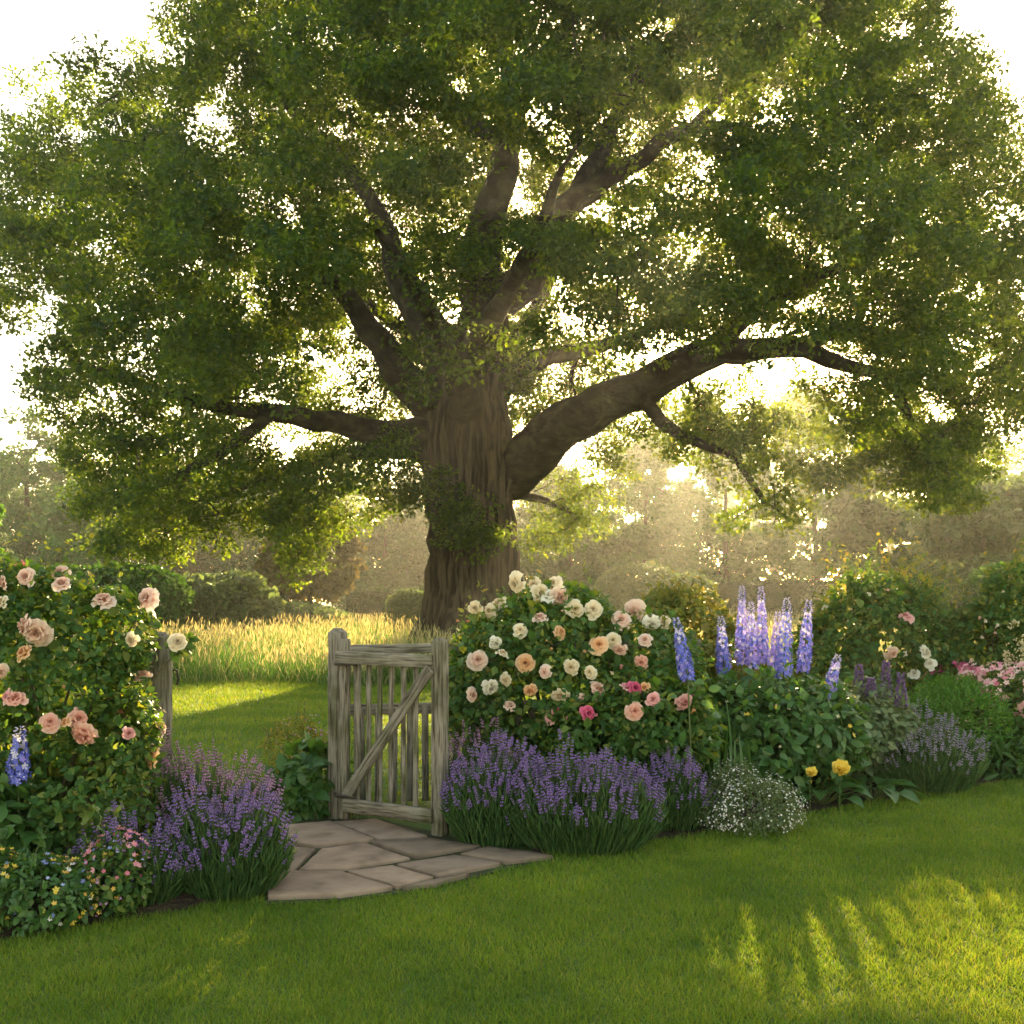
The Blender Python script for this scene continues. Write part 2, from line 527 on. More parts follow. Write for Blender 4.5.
ROSE_MESHES = {}
for kname, kmat in ROSE.items():
    ROSE_MESHES[kname] = []
    for s in range(4):
        mb = rose_mesh(s * 7 + 3, (1.0, .9, 1.08, .5)[s])
        ROSE_MESHES[kname].append(make_mesh('rose_bloom', np.concatenate(mb.V), np.concatenate(mb.fl), mb.ct, [kmat], mb.mi, True))


# ------------------------------------------------------------------ foliage generators
def shell_points(ells, n, inner=0.72, noise_wl=0.5, thr=-0.35, zmin=0.02):
    """points in the outer shell of a set of ellipsoids [(cx,cy,cz,rx,ry,rz)], with gaps; also outward normals"""
    E = np.array(ells, dtype=float)
    area = (E[:, 3] * E[:, 4] + E[:, 4] * E[:, 5] + E[:, 3] * E[:, 5])
    k = rng.choice(len(E), size=n * 3, p=area / area.sum())
    d = rdir(n * 3)
    rr = inner + (1.06 - inner) * rng.random(n * 3) ** 0.6
    q = d * E[k, 3:] * rr[:, None]
    p = q + E[k, :3]
    nm = nrm(d / E[k, 3:])
    ok = (p[:, 2] > zmin) & (noise3(p, noise_wl) > thr)
    # drop points deep inside another ellipsoid
    for e in E:
        ok &= (((p - e[:3]) / e[3:]) ** 2).sum(1) > 0.42
    p, nm = p[ok][:n], nm[ok][:n]
    return p, nm


def leaves_on(mb, p, nm, size, tmpl, mi=0, up=0.6, spread=0.7, droop=0.15, var=0.35):
    n = len(p)
    ax = nrm(nm * 0.6 + rdir(n) * spread + np.array([0, 0, -droop]))
    no = nrm(nm * 0.7 + np.array([0, 0, up]) + rdir(n) * 0.45)
    R = frames(ax, no)
    s = size * (1 - var + 2 * var * rng.random(n))
    mb.scatter(tmpl, p, R, s, mi)


def front_hit(px, py, ells, push=0.03):
    """where the view ray of a pixel meets the near side of a bush"""
    o = np.array([0, 0, EYE])
    d = np.array([(px - 512) / F, 1, (HOR - py) / F])
    best, bp = None, None
    near, npnt = 1e9, None
    for e in ells:
        e = np.array(e, dtype=float)
        oo, dd = (o - e[:3]) / e[3:], d / e[3:]
        a, b, c = dd @ dd, 2 * oo @ dd, oo @ oo - 1
        D = b * b - 4 * a * c
        t0 = -b / (2 * a)
        if D >= 0:
            t = (-b - math.sqrt(D)) / (2 * a)
            if best is None or t < best: best = t
        m = oo + dd * t0
        if m @ m < near: near, npnt = m @ m, t0
    t = best if best is not None else npnt
    return o + d * (t - push), best is not None


def sprigs(mb, roots, dirs, length, size, tmpl, mleaf=0, mstem=1, n=9, r=0.003):
    for p, d in zip(roots, dirs):
        L = length * random.uniform(.6, 1.25)
        d = d / np.linalg.norm(d)
        side = rdir(1)[0] * 0.25
        pts = np.array([p + d * L * t + side * L * t * t - np.array([0, 0, .12]) * L * t * t for t in np.linspace(0, 1, 5)])
        mb.tube(pts, np.linspace(r, r * .5, 5), 4, mstem, cap=False)
        ts = np.linspace(.1, 1, n) + rng.normal(size=n) * .03
        q = np.array([p + d * L * t + side * L * t * t - np.array([0, 0, .12]) * L * t * t for t in ts])
        nm = nrm(np.tile(d, (n, 1)) * .5 + rdir(n))
        leaves_on(mb, q, nm, size, tmpl, mleaf, up=.7, spread=.5)


def canes(mb, base, ells, n, r=0.012, mi=0):
    E = np.array(ells)
    for i in range(n):
        e = E[i % len(E)]
        d = rdir(1)[0]; d[2] = abs(d[2])
        tip = e[:3] + d * e[3:] * .85
        b = base + np.array([random.uniform(-.12, .12), random.uniform(-.12, .12), 0])
        mid = (b + tip) / 2 + np.array([0, 0, .25 * np.linalg.norm(tip - b)]) * .6 + rdir(1)[0] * .05
        pts = [(1 - t) ** 2 * b + 2 * t * (1 - t) * mid + t * t * tip for t in np.linspace(0, 1, 8)]
        mb.tube(pts, np.linspace(r, r * .4, 8), 5, mi, cap=False)


def bloom(parent, kind, p, diam, face, name='rose_bloom', variant=None):
    v = random.randrange(3) if variant is None else variant
    me = ROSE_MESHES[kind][v]
    o = link(name, me, parent)
    q = Vector(face).to_track_quat('Z', 'Y')
    from mathutils import Quaternion
    q = q @ Quaternion((0, 0, 1), random.uniform(0, 6.28))
    o.rotation_mode = 'QUATERNION'
    o.rotation_quaternion = q
    o.location = Vector(p) - Vector(parent.location)
    o.scale = (diam,) * 3
    return o


def rose_bush(name, label, cat, group, base, ells, nleaf, size, mleaf, roses, extra=0, extra_kinds=('blush',), nsprig=14, sunlit_gold=0, shoot=.28, sunlit_shoot=0):
    base = np.array(base, dtype=float)
    t = empty(name, base, label, cat, group)
    mb = MB(); canes(mb, base, ells, 12)
    mb.V = [v - base for v in mb.V]
    mb.build('cane', M['cane'], t, True)
    mb = MB()
    p, nm = shell_points(ells, nleaf)
    ncl = len(p) // 5          # leaves sit in sprays of five leaflets
    leaves_on(mb, p[:ncl], nm[:ncl], size, OVAL, 0)
    for k in range(1, 5):
        off = rng.normal(size=(ncl, 3)) * size * .55
        leaves_on(mb, p[:ncl] + off, nm[:ncl], size, OVAL, 0)
    rest = p[ncl:ncl * 2]
    leaves_on(mb, rest, nm[ncl:ncl * 2], size * .85, LEAF_W, 0)
    if sunlit_gold:  # outer leaves coloured as if the sun struck them
        g, gn = shell_points(ells, sunlit_gold, inner=.9)
        leaves_on(mb, g, gn, size * .7, LEAF_W, 2)
    top = p[(nm[:, 2] > .35)]
    if len(top) and nsprig:
        pick = top[rng.choice(len(top), nsprig)]
        sprigs(mb, pick, [np.array([random.uniform(-.5, .5), random.uniform(-.3, .3), 1]) for _ in pick], shoot, size * .8, OVAL, 0, 1)
    if sunlit_shoot:  # extra shoots, sunlight put into their leaf colour
        pick = top[rng.choice(len(top), sunlit_shoot)]
        sprigs(mb, pick, [np.array([random.uniform(-.6, .6), random.uniform(-.3, .3), 1]) for _ in pick], shoot * 1.2, size * .85, OVAL, 2, 1, 12)
    # deep twiggy filling so the bush is not see-through
    c, cn = shell_points(ells, nleaf // 3, inner=.3, thr=-9)
    leaves_on(mb, c, cn, size * 1.3, LEAF_W, 0)
    mb.V = [v - base for v in mb.V]
    mb.build('foliage', [M[mleaf], M['stem'], M['gold_sunlit_leaf']], t)
    E = np.array(ells)
    for (px, py, k, dpx) in roses:
        q, hit = front_hit(px, py, ells, .06)
        diam = 1.12 * dpx * q[1] / F
        f = np.array([(px - 512) / 700 * .2, -1, .3]) + rdir(1)[0] * .85
        bloom(t, k, q, diam, f, variant=None if dpx > 11 else 3)
        if dpx > 15 and random.random() < .35:
            pass
    if len(top):
        for i in range(9):                   # buds and half-open blooms held above the leaves
            q = top[random.randrange(len(top))]
            bloom(t, random.choice([r_[2] for r_ in roses]), q + np.array([0, -.02, .05]), random.uniform(.035, .055), np.array([random.uniform(-.5, .5), -.4, 1]), 'rose_bud', 3)
    for i in range(extra):
        e = E[random.randrange(len(E))]
        d = rdir(1)[0]; d[1] = abs(d[1]); d[2] = abs(d[2])
        bloom(t, random.choice(extra_kinds), e[:3] + d * e[3:], .1, d + np.array([0, 0, .4]))
    return t


# ------------------------------------------------------------------ ground, bed, path
def poly_sheet(name, pts, z, m, sub=1, kind='structure', bump=0.0):
    V = np.array([(p[0], p[1], z) for p in pts])
    mb = MB(); mb.add(V, [tuple(range(len(V)))])
    o = mb.build(name, m)
    return tag(o, kind=kind)


mb = MB()
gx = np.linspace(-140, 140, 57); gy = np.linspace(-8, 200, 53)
V = np.array([(x, y, 0.0) for y in gy for x in gx])
mb.add(V, [(j * 57 + i, j * 57 + i + 1, (j + 1) * 57 + i + 1, (j + 1) * 57 + i) for j in range(52) for i in range(56)])
tag(mb.build('ground', M['ground']), kind='structure')

EDGE = np.array([(-6.0, 3.35), (-3.6, 4.45), (-2.35, 5.02), (-1.75, 5.42), (-1.22, 5.80), (-.35, 6.3), (.2, 6.6), (1.0, 7.08), (1.73, 7.62), (2.9, 8.42), (4.4, 9.46), (6.0, 10.5), (9.0, 12.3)])


def edge_y(x):
    return np.interp(x, EDGE[:, 0], EDGE[:, 1]) + .03 * np.sin(np.asarray(x) * 3.1) + .015 * np.sin(np.asarray(x) * 8.3)


def strip(name, x0, x1, depth0, depth1, z, m):
    xs = np.linspace(x0, x1, 60)
    mb = MB()
    rows = 7
    V = []
    for r in range(rows):
        t = r / (rows - 1)
        y = edge_y(xs) + (depth0 + (depth1 - depth0) * (xs - x0) / (x1 - x0)) * t
        zz = z + .07 * math.sin(math.pi * min(t * 1.6, 1) * .5 if t < .6 else math.pi * .5) * (1 if 0 < r else 0)
        zz = zz + (0.02 * rng.random(60) if 0 < r < rows - 1 else 0)
        V.append(np.stack([xs, y, np.broadcast_to(zz, xs.shape) if r < rows - 1 else np.full(60, z)], 1))
    V = np.concatenate(V)
    mb.add(V, [(r * 60 + i, r * 60 + i + 1, (r + 1) * 60 + i + 1, (r + 1) * 60 + i) for r in range(rows - 1) for i in range(59)])
    return tag(mb.build(name, m, None, True), kind='structure')


strip('soil', -5.5, -1.5, 1.6, 0.9, .006, M['soil'])
strip('soil', .12, 8.5, 2.3, 4.2, .006, M['soil'])

# path: bedding with a flagstone part for each stone
K = 853 / 300.0


def zpt(x, y):
    return G(260 + x / K, 560 + y / K, .03)


path = bpy.data.objects.new('path', None)
COL.objects.link(path)
path.location = (-.7, 6.9, 0)
tag(path, kind='structure')
pl = np.array(path.location)
out = [(10, 970), (240, 955), (440, 932), (560, 905), (700, 868), (850, 842), (640, 800), (520, 770), (330, 725), (130, 728), (50, 762), (5, 880)]
mb = MB(); V = np.array([zpt(*q) for q in out]); V[:, 2] = .009
mb.add(V - pl, [tuple(range(len(V)))])
mb.build('bedding', M['joint'], path)
SLABS = [
    [(62, 754), (200, 742), (330, 793), (165, 812), (45, 800)],
    [(206, 741), (330, 733), (480, 783), (338, 792)],
    [(44, 806), (160, 819), (96, 880), (14, 872)],
    [(172, 819), (306, 803), (432, 845), (236, 877), (106, 881)],
    [(314, 801), (486, 790), (634, 811), (442, 843)],
    [(384, 863), (556, 837), (690, 861), (508, 899)],
    [(646, 814), (770, 828), (838, 842), (700, 858), (566, 835)],
    [(244, 882), (376, 866), (498, 902), (390, 928)],
    [(18, 958), (8, 880), (236, 884), (382, 930), (230, 952)],
    [(398, 930), (512, 904), (560, 899), (600, 890), (500, 920)],
]
for si, s in enumerate(SLABS):
    q = np.array([zpt(*a) for a in s])
    c = q.mean(0)
    ring = []
    m_ = len(q)
    for i in range(m_):           # resample each edge with a little wobble
        a, b = q[i], q[(i + 1) % m_]
        nseg = max(2, int(np.linalg.norm(b - a) / .07))
        for j in range(nseg):
            pnt = a + (b - a) * j / nseg
            pnt = pnt + (0 if j == 0 else 1) * rng.normal(size=3) * .0025
            d_ = np.linalg.norm(pnt - c)
            ring.append(c + (pnt - c) * (1 - .01 / d_))
    ring = np.array(ring)
    n = len(ring)
    h = .028 + rng.random() * .008
    tilt = rng.normal(size=2) * .006
    def zz(pp): return h + (pp[:, 0] - c[0]) * tilt[0] + (pp[:, 1] - c[1]) * tilt[1]
    bot = ring.copy(); bot[:, 2] = .004
    top0 = ring.copy(); top0[:, 2] = zz(ring) - .006
    top1 = c + (ring - c) * .978; top1[:, 2] = zz(top1)
    top2 = c + (ring - c) * .55; top2[:, 2] = zz(top2) + rng.normal(size=n) * .0012
    Vv = np.concatenate([bot, top0, top1, top2, [[c[0], c[1], h]]]) - pl
    Fc = []
    for L in range(3):
        for i in range(n):
            j = (i + 1) % n
            Fc.append((L * n + i, L * n + j, (L + 1) * n + j, (L + 1) * n + i))
    for i in range(n):
        Fc.append((3 * n + i, 3 * n + (i + 1) % n, 4 * n))
    mb = MB(); mb.add(Vv, Fc)
    mb.build('paving_slab', M['stone'], path, False)

PATHQ = np.array([zpt(*q)[:2] for q in out])


def inside(poly, pts):
    x, y = pts[:, 0], pts[:, 1]
    r = np.zeros(len(pts), bool)
    n = len(poly)
    for i in range(n):
        x1, y1 = poly[i]; x2, y2 = poly[(i + 1) % n]
        c = ((y1 > y) != (y2 > y)) & (x < (x2 - x1) * (y - y1) / (y2 - y1 + 1e-12) + x1)
        r ^= c
    return r


# ------------------------------------------------------------------ lawns and meadow
def blades(mb, p, h, w, lean=0.35, mi=0, bend=None):
    n = len(p)
    ax = nrm(rng.normal(size=(n, 3)) * lean * np.array([1, 1, .2]) + np.array([0, 0, 1]))
    no = rdir(n); no[:, 2] *= .2
    R = frames(ax, no)
    s = np.stack([w * (.7 + .6 * rng.random(n)), h, h], 1)
    mb.scatter(BLADE, p, R, s, mi)


mb = MB()
for (y0, y1, dens, hh, ww) in ((3.5, 4.6, 13000, .036, .0034), (4.6, 5.8, 11000, .037, .0038), (5.8, 7.4, 8000, .039, .0045), (7.4, 11.8, 4500, .042, .0058)):
    xm = .56 * y1 + .5
    n = int((y1 - y0) * 2 * xm * dens)
    p = np.stack([(rng.random(n) * 2 - 1) * xm, y0 + rng.random(n) * (y1 - y0), np.zeros(n)], 1)
    ok = (p[:, 1] < edge_y(p[:, 0]) + .02 * rng.random(n)) & ~(inside(PATHQ, p) & (rng.random(n) < .97)) & (np.abs(p[:, 0]) < .52 * p[:, 1] + .6)
    p = p[ok]
    tuft = noise3(p * np.array([1, 1, 0]), .35)
    hgt = hh * (.75 + .5 * rng.random(len(p))) * (1 + .16 * tuft)
    blades(mb, p, hgt, ww, .55)
o = mb.build('lawn_grass', M['lawn'])
tag(o, 'short mown lawn grass in the foreground with sunlit streaks', 'grass', kind='stuff')

mb = MB()
n = 130000
yy = 7.6 + rng.random(n) ** .8 * 12.6
p = np.stack([-10.5 + rng.random(n) * 13.0, yy, np.zeros(n)], 1)
ok = (p[:, 1] > edge_y(p[:, 0]) + 1.5) & (p[:, 0] > -.56 * p[:, 1] - .5) & ~inside(PATHQ, p) & (p[:, 0] < .1 * p[:, 1])
p = p[ok]
blades(mb, p, (.045 + .02 * rng.random(len(p))) * (.8 + p[:, 1] / 40), .0065 + p[:, 1].mean() * .0002, .5)
tag(mb.build('lawn_grass', M['lawn']), 'mown lawn beyond the gate crossed by long light streaks', 'grass', kind='stuff')

mb = MB()
n = 150000
yy = 18.4 + rng.random(n) ** 1.7 * 30
p = np.stack([(rng.random(n) * 2 - 1) * (yy * .55 + 2), yy + np.sin(yy * 0) * 0, np.zeros(n)], 1)
front = 18.9 + .5 * np.sin(p[:, 0] * .9) + .3 * np.sin(p[:, 0] * 2.7)
p = p[p[:, 1] > front]
n = len(p)
hg = (.34 + .34 * rng.random(n)) * (1 + .18 * noise3(p, 2.5)) * np.clip(.6 + (p[:, 1] - 18.5) * .35, .6, 1.15)
blades(mb, p, hg, .007 + .00025 * p[:, 1], .3, (rng.random(n) < .15).astype(int))
k = rng.random(n) < .28                    # seed heads
q = p[k] + np.stack([rng.normal(size=k.sum()) * .05, rng.normal(size=k.sum()) * .05, hg[k] * .95], 1)
ax = nrm(rng.normal(size=(len(q), 3)) * .25 + np.array([0, 0, 1]))
mb.scatter(LEAF, q, frames(ax, rdir(len(q))), np.stack([np.full(len(q), .035), .12 + .06 * rng.random(len(q)), np.full(len(q), .035)], 1), 1)
tag(mb.build('meadow_grass', [M['meadow'], M['seed']]), 'tall golden meadow grass around the foot of the oak', 'grass', kind='stuff')


# ------------------------------------------------------------------ trees
class Skeleton:
    def __init__(self):
        self.pos, self.par, self.rad, self.limb = [], [], [], []

    def add(self, p, par, r=None, limb=-1):
        self.pos.append(np.asarray(p, float)); self.par.append(par); self.rad.append(r); self.limb.append(limb)
        return len(self.pos) - 1

    def limb_path(self, pts, rads, par, limb, step=.5):
        """smooth path through pts; first point joins node par"""
        pts = np.asarray(pts, float)
        if par >= 0: pts = np.vstack([self.pos[par], pts]); rads = [rads[0]] + list(rads)
        d = np.concatenate([[0], np.cumsum(np.linalg.norm(np.diff(pts, axis=0), axis=1))])
        m_ = max(3, int(d[-1] / step))
        ids = []
        for i, t in enumerate(np.linspace(0, d[-1], m_)):
            if i == 0 and par >= 0: ids.append(par); continue
            k = min(max(np.searchsorted(d, t) - 1, 0), len(pts) - 2)
            u = (t - d[k]) / (d[k + 1] - d[k])
            p0, p1, p2, p3 = pts[max(k - 1, 0)], pts[k], pts[k + 1], pts[min(k + 2, len(pts) - 1)]
            q = .5 * (2 * p1 + (p2 - p0) * u + (2 * p0 - 5 * p1 + 4 * p2 - p3) * u * u + (3 * p1 - p0 - 3 * p2 + p3) * u ** 3)
            r = rads[k] + (rads[k + 1] - rads[k]) * u
            ids.append(self.add(q + rng.normal(size=3) * .03, ids[-1] if ids else -1, r, limb))
        return ids

    def grow(self, targets, step=.7, jitter=.12, sag=.0):
        T = np.asarray(targets)
        pos = np.array(self.pos)
        d = np.full(len(T), 1e9); near = np.zeros(len(T), int)
        for i in range(len(T)):
            dd = ((pos - T[i]) ** 2).sum(1); near[i] = dd.argmin(); d[i] = dd[near[i]]
        done = np.zeros(len(T), bool)
        tips = []
        for _ in range(len(T)):
            i = np.where(done, 1e18, d).argmin()
            done[i] = True
            a, L = near[i], math.sqrt(d[i])
            m_ = max(1, int(round(L / step)))
            last = a
            new = []
            A = self.pos[a]
            for j in range(1, m_ + 1):
                t = j / m_
                q = A + (T[i] - A) * t + (rng.normal(size=3) * jitter * L * .3 * math.sin(math.pi * t)) + np.array([0, 0, -sag * L * math.sin(math.pi * t)])
                last = self.add(q, last, None, -1)
                new.append(last)
            tips.append(last)
            for nn in new:
                dd = ((T - self.pos[nn]) ** 2).sum(1)
                b = dd < d
                d[b] = dd[b]; near[b] = nn
        return tips

    def radii(self, tip=.014, e=2.3, cap=.22):
        n = len(self.pos)
        acc = np.zeros(n)
        R = np.zeros(n)
        for i in range(n - 1, -1, -1):
            r = max(tip, acc[i] ** (1 / e)) if acc[i] > 0 else tip
            if self.rad[i] is not None: r = self.rad[i]
            else: r = min(r, cap)
            R[i] = r
            if self.par[i] >= 0: acc[self.par[i]] += r ** e if self.rad[i] is None else 0
        for i in range(n):
            p = self.par[i]
            if p >= 0 and self.rad[i] is None: R[i] = min(R[i], R[p] * .85)
        self.R = R

    def chains(self):
        n = len(self.pos)
        kids = [[] for _ in range(n)]
        for i, p in enumerate(self.par):
            if p >= 0: kids[p].append(i)
        out, stack = [], [(i, None) for i, p in enumerate(self.par) if p < 0]
        while stack:
            i, start = stack.pop()
            ch = [start, i] if start is not None else [i]
            l0 = self.limb[i]
            while kids[i]:
                same = [k for k in kids[i] if self.limb[k] == l0]
                if not same:
                    stack += [(k, i) for k in kids[i]]; break
                m_ = max(same, key=lambda k: self.R[k])
                stack += [(k, i) for k in kids[i] if k != m_]
                ch.append(m_); i = m_
            out.append((l0, ch))
        return out


def cluster_leaves(mb, centers, per, rad, size, tmpl, flat=.6, mi=0, crown_c=None):
    n = len(centers) * per
    c = np.repeat(centers, per, 0)
    sc = np.repeat(rad * (.7 + .6 * rng.random(len(centers))), per)
    d = rdir(n)
    rr = rng.random(n) ** .45
    off = d * (rr * sc)[:, None] * np.array([1, 1, flat])
    p = c + off
    nm = nrm(off + np.array([0, 0, .25]) * sc[:, None])
    leaves_on(mb, p, nm, size, tmpl, mi, up=.55, spread=.8, droop=.3)


# the old oak -------------------------------------------------------
OY = 26.0
OB = G(476, 592 + EYE * F / OY)
oak = empty('oak_tree', OB, 'huge old oak with spreading limbs and a dark green crown in the meadow', 'tree')
S = Skeleton()
pm = OY / F


def L(*pts):
    """limb points given as (px, py, depth offset in metres, radius in px)"""
    return [P(a, b, OY + c) for a, b, c, r in pts], [r * pm for a, b, c, r in pts]


pts, rd = L((476, 664, 0, 62), (475, 640, 0, 55), (474, 600, 0, 47), (472, 560, 0, 43), (471, 520, 0, 42), (470, 480, 0, 44), (469, 440, 0, 46), (470, 400, 0, 39), (474, 360, .2, 31), (482, 325, .3, 25), (488, 295, .4, 20))
trunk_ids = S.limb_path(pts, rd, -1, 0, .35)


def node_near(px, py, c=0):
    q = P(px, py, OY + c)
    pos = np.array(S.pos)
    return int(((pos - q) ** 2).sum(1).argmin())


LIMBS = [
    ((500, 478), [(512, 474, -.1, 29), (540, 443, -.5, 28), (590, 412, -1.0, 25), (640, 386, -1.4, 22), (700, 356, -1.7, 18), (750, 350, -1.8, 13), (805, 349, -2, 10), (850, 368, -2.2, 8), (895, 385, -2.4, 6), (918, 440, -2.5, 4)]),
    ((700, 356), [(740, 322, -1.6, 10), (790, 290, -1.2, 8), (850, 262, -1, 6), (920, 240, -.8, 4), (980, 235, -.6, 2.5)]),
    ((640, 386), [(655, 415, -1.9, 8), (690, 440, -2.3, 6), (735, 462, -2.6, 4.5), (762, 500, -2.8, 3)]),
    ((805, 349), [(840, 330, -1.4, 7), (900, 335, -1, 5), (960, 330, -.6, 3.5), (1010, 350, -.4, 2)]),
    ((485, 385), [(505, 378, .6, 18), (550, 355, 1.4, 12), (600, 348, 2.2, 9), (650, 330, 3, 6), (700, 300, 3.6, 4)]),
    ((488, 300), [(515, 292, .4, 23), (545, 240, .6, 19), (570, 205, .8, 17), (600, 183, 1, 14), (645, 155, 1.2, 11), (690, 128, 1.4, 8), (750, 126, 1.6, 5)]),
    ((570, 205), [(600, 150, 1.5, 11), (630, 90, 2, 9), (665, 50, 2.4, 6), (700, -10, 2.8, 4)]),
    ((690, 128), [(740, 80, 1, 6), (800, 30, .6, 5), (830, -20, .3, 4)]),
    ((486, 310), [(478, 280, -.2, 24), (490, 220, -.4, 20), (505, 160, -.4, 17), (512, 100, -.3, 14), (505, 40, 0, 10), (500, -40, 0, 6), (510, -110, 0, 3)]),
    ((505, 160), [(470, 120, .5, 9), (430, 70, 1, 7), (390, 10, 1.5, 5), (360, -50, 1.8, 3)]),
    ((512, 100), [(550, 50, -.8, 8), (590, -10, -1.4, 6), (620, -80, -1.8, 3)]),
    ((474, 370), [(440, 345, .6, 22), (405, 290, 1.2, 17), (385, 230, 1.6, 13), (355, 175, 2, 10), (300, 120, 2.2, 7), (250, 60, 2.4, 4), (220, 10, 2.4, 2.5)]),
    ((458, 430), [(430, 405, -.4, 24), (395, 365, -1, 18), (370, 325, -1.4, 14), (330, 280, -1.8, 10), (270, 240, -2, 8), (200, 210, -2, 5), (120, 190, -2, 3)]),
    ((455, 455), [(430, 440, -.3, 24), (395, 436, -.8, 17), (340, 424, -1.5, 13), (280, 412, -2, 10), (210, 405, -2.4, 7), (140, 385, -2.6, 5), (70, 360, -2.7, 3)]),
    ((455, 470), [(425, 450, .4, 18), (380, 452, 1, 11), (330, 458, 1.6, 8), (285, 470, 2, 6), (240, 490, 2.2, 4), (200, 500, 2.3, 2.5)]),
    ((470, 420), [(466, 405, -.9, 20), (458, 370, -2.4, 15), (440, 325, -4.3, 11), (408, 275, -6, 7), (380, 230, -7.2, 3)]),
    ((478, 360), [(482, 340, -1, 15), (500, 305, -2.6, 11), (525, 260, -4.3, 8), (545, 215, -5.6, 6), (560, 170, -6.5, 3)]),
    ((472, 430), [(480, 410, 2, 18), (500, 370, 4, 13), (540, 300, 6, 9), (580, 230, 7.4, 5)]),
    ((472, 400), [(450, 380, 2.4, 14), (400, 330, 4.6, 10), (340, 280, 6.4, 7), (290, 240, 7.4, 4)]),
    ((280, 412), [(240, 440, -2.8, 6), (190, 470, -3.2, 5), (140, 500, -3.5, 3)]),
    ((500, 500), [(520, 495, 1.5, 7), (550, 500, 2.6, 5), (580, 515, 3.4, 3)]),
]
for li, (at, pts_) in enumerate(LIMBS):
    nid = node_near(at[0], at[1], pts_[0][2])
    pts, rd = L(*pts_)
    rd = [r_ * (.88 if i_ == 0 else .78) for i_, r_ in enumerate(rd)]
    S.limb_path(pts, rd, nid, li + 1, .45)

OUT = [(150, -30), (152, 40), (150, 75), (95, 78), (50, 85), (15, 125), (2, 175), (-12, 230), (-15, 285), (18, 315), (28, 380), (62, 430), (82, 480), (95, 535),
       (140, 570), (200, 545), (255, 515), (270, 555), (330, 565), (350, 520), (400, 510), (440, 500), (500, 470), (540, 450), (600, 440), (650, 445), (720, 455),
       (800, 470), (880, 490), (940, 500), (985, 480), (1015, 420), (1060, 350), (1085, 260), (1060, 170), (1010, 115), (985, 100), (972, 60), (950, 20), (920, -40), (850, -120), (740, -190), (600, -230), (440, -220), (300, -170), (200, -100)]
OUTN = np.array(OUT, float)
GAPS = [(790, 400, 65, 42), (830, 375, 50, 25), (715, 410, 45, 22), (680, 400, 40, 14), (410, 640, 10, 10), (150, 440, 20, 10), (255, 400, 30, 14), (545, 400, 28, 26), (625, 430, 45, 14), (560, 300, 18, 30), (600, 215, 35, 22), (700, 110, 35, 14),
        (735, 300, 25, 16), (420, 290, 14, 26), (385, 400, 26, 26), (610, 130, 20, 20), (450, 250, 10, 14), (880, 320, 40, 14), (770, 205, 24, 12), (100, 265, 20, 8), (220, 300, 25, 10), (330, 350, 24, 16), (160, 330, 30, 9), (950, 280, 30, 9), (860, 170, 25, 10), (330, 200, 22, 10), (470, 60, 14, 14), (640, 60, 20, 16), (880, 90, 20, 12)]
CLEAR = [(505, 180, 45, 110), (385, 300, 55, 90), (350, 170, 45, 55), (645, 90, 40, 50), (300, 440, 110, 34), (475, 460, 58, 95), (570, 420, 75, 45), (690, 365, 130, 34), (510, 290, 38, 70), (600, 190, 90, 50), (375, 400, 75, 70), (300, 420, 100, 30), (510, 120, 26, 60), (400, 300, 30, 60), (560, 430, 85, 62), (640, 395, 85, 58), (725, 360, 85, 46), (600, 190, 100, 55), (690, 130, 70, 32)]


def poly_dist(poly, pts):
    best = np.full(len(pts), 1e9)
    for i in range(len(poly)):
        a, b = poly[i], poly[(i + 1) % len(poly)]
        ab = b - a
        t = np.clip(((pts - a) @ ab) / (ab @ ab), 0, 1)
        best = np.minimum(best, np.linalg.norm(pts - (a + t[:, None] * ab), axis=1))
    return best


def zone(zs, pts):
    r = np.zeros(len(pts), bool)
    for cx, cy_, rx, ry in zs:
        r |= ((pts[:, 0] - cx) / rx) ** 2 + ((pts[:, 1] - cy_) / ry) ** 2 < 1
    return r


n = 26000
cand = np.stack([-30 + rng.random(n) * 1130, -240 + rng.random(n) * 820], 1)
cand = cand[inside(OUTN, cand)]
e = poly_dist(OUTN, cand)
n = len(cand)
T = 8.8 * np.sqrt(1 - (1 - np.clip(e / 250, 0, 1)) ** 2)
u = np.sign(rng.random(n) - .5) * (1 - .75 * rng.random(n) ** 1.3)
keep = e > 14
gz = zone([(a_, b_, c_ * (.6 if i_ > 4 else 1), d_ * (.6 if i_ > 4 else 1)) for i_, (a_, b_, c_, d_) in enumerate(GAPS)], cand)
keep &= ~(gz & (rng.random(n) < .96))
keep &= ~(zone(CLEAR, cand) & (u < .25))
pos = np.stack([P(a, b, OY + t) for (a, b), t in zip(cand, T * u)])
keep &= (noise3(pos, 4.6) > -.44) & (noise3(pos + 7, 1.9) > -.6)
land = pos - np.outer(pos[:, 2] / SUNV[2], np.array(SUNV))       # where the clump's shadow falls on the lawn
SUNLIT = [(1.95, 5.0, .5, .9), (2.75, 5.7, .4, .6), (1.4, 4.4, .5, .5), (.35, 4.35, .5, .3), (-2.0, 4.35, .35, .5), (-1.45, 4.55, .2, .5), (-4.6, 14.4, 1.1, 1.5), (-3.6, 12.8, .7, .6), (.9, 4.9, .25, .3), (-5.3, 17, .8, .8), (-3.2, 13.3, .5, .6), (-.1, 5.0, .8, .5), (-3.2, 1.9, .5, .6), (-1.1, 4.6, .2, .4)]
for gx_, gy_, ra, rb in SUNLIT:
    keep &= (((land[:, 0] - gx_) / (ra + .6)) ** 2 + ((land[:, 1] - gy_) / (rb + 1.8)) ** 2 > 1) | (rng.random(len(pos)) < (.03 if gx_ > 0 else 0))
band = (np.abs(land[:, 0]) < 5) & (land[:, 1] > 1.0) & (land[:, 1] < 8.5)   # low sun finds its way through to the borders here
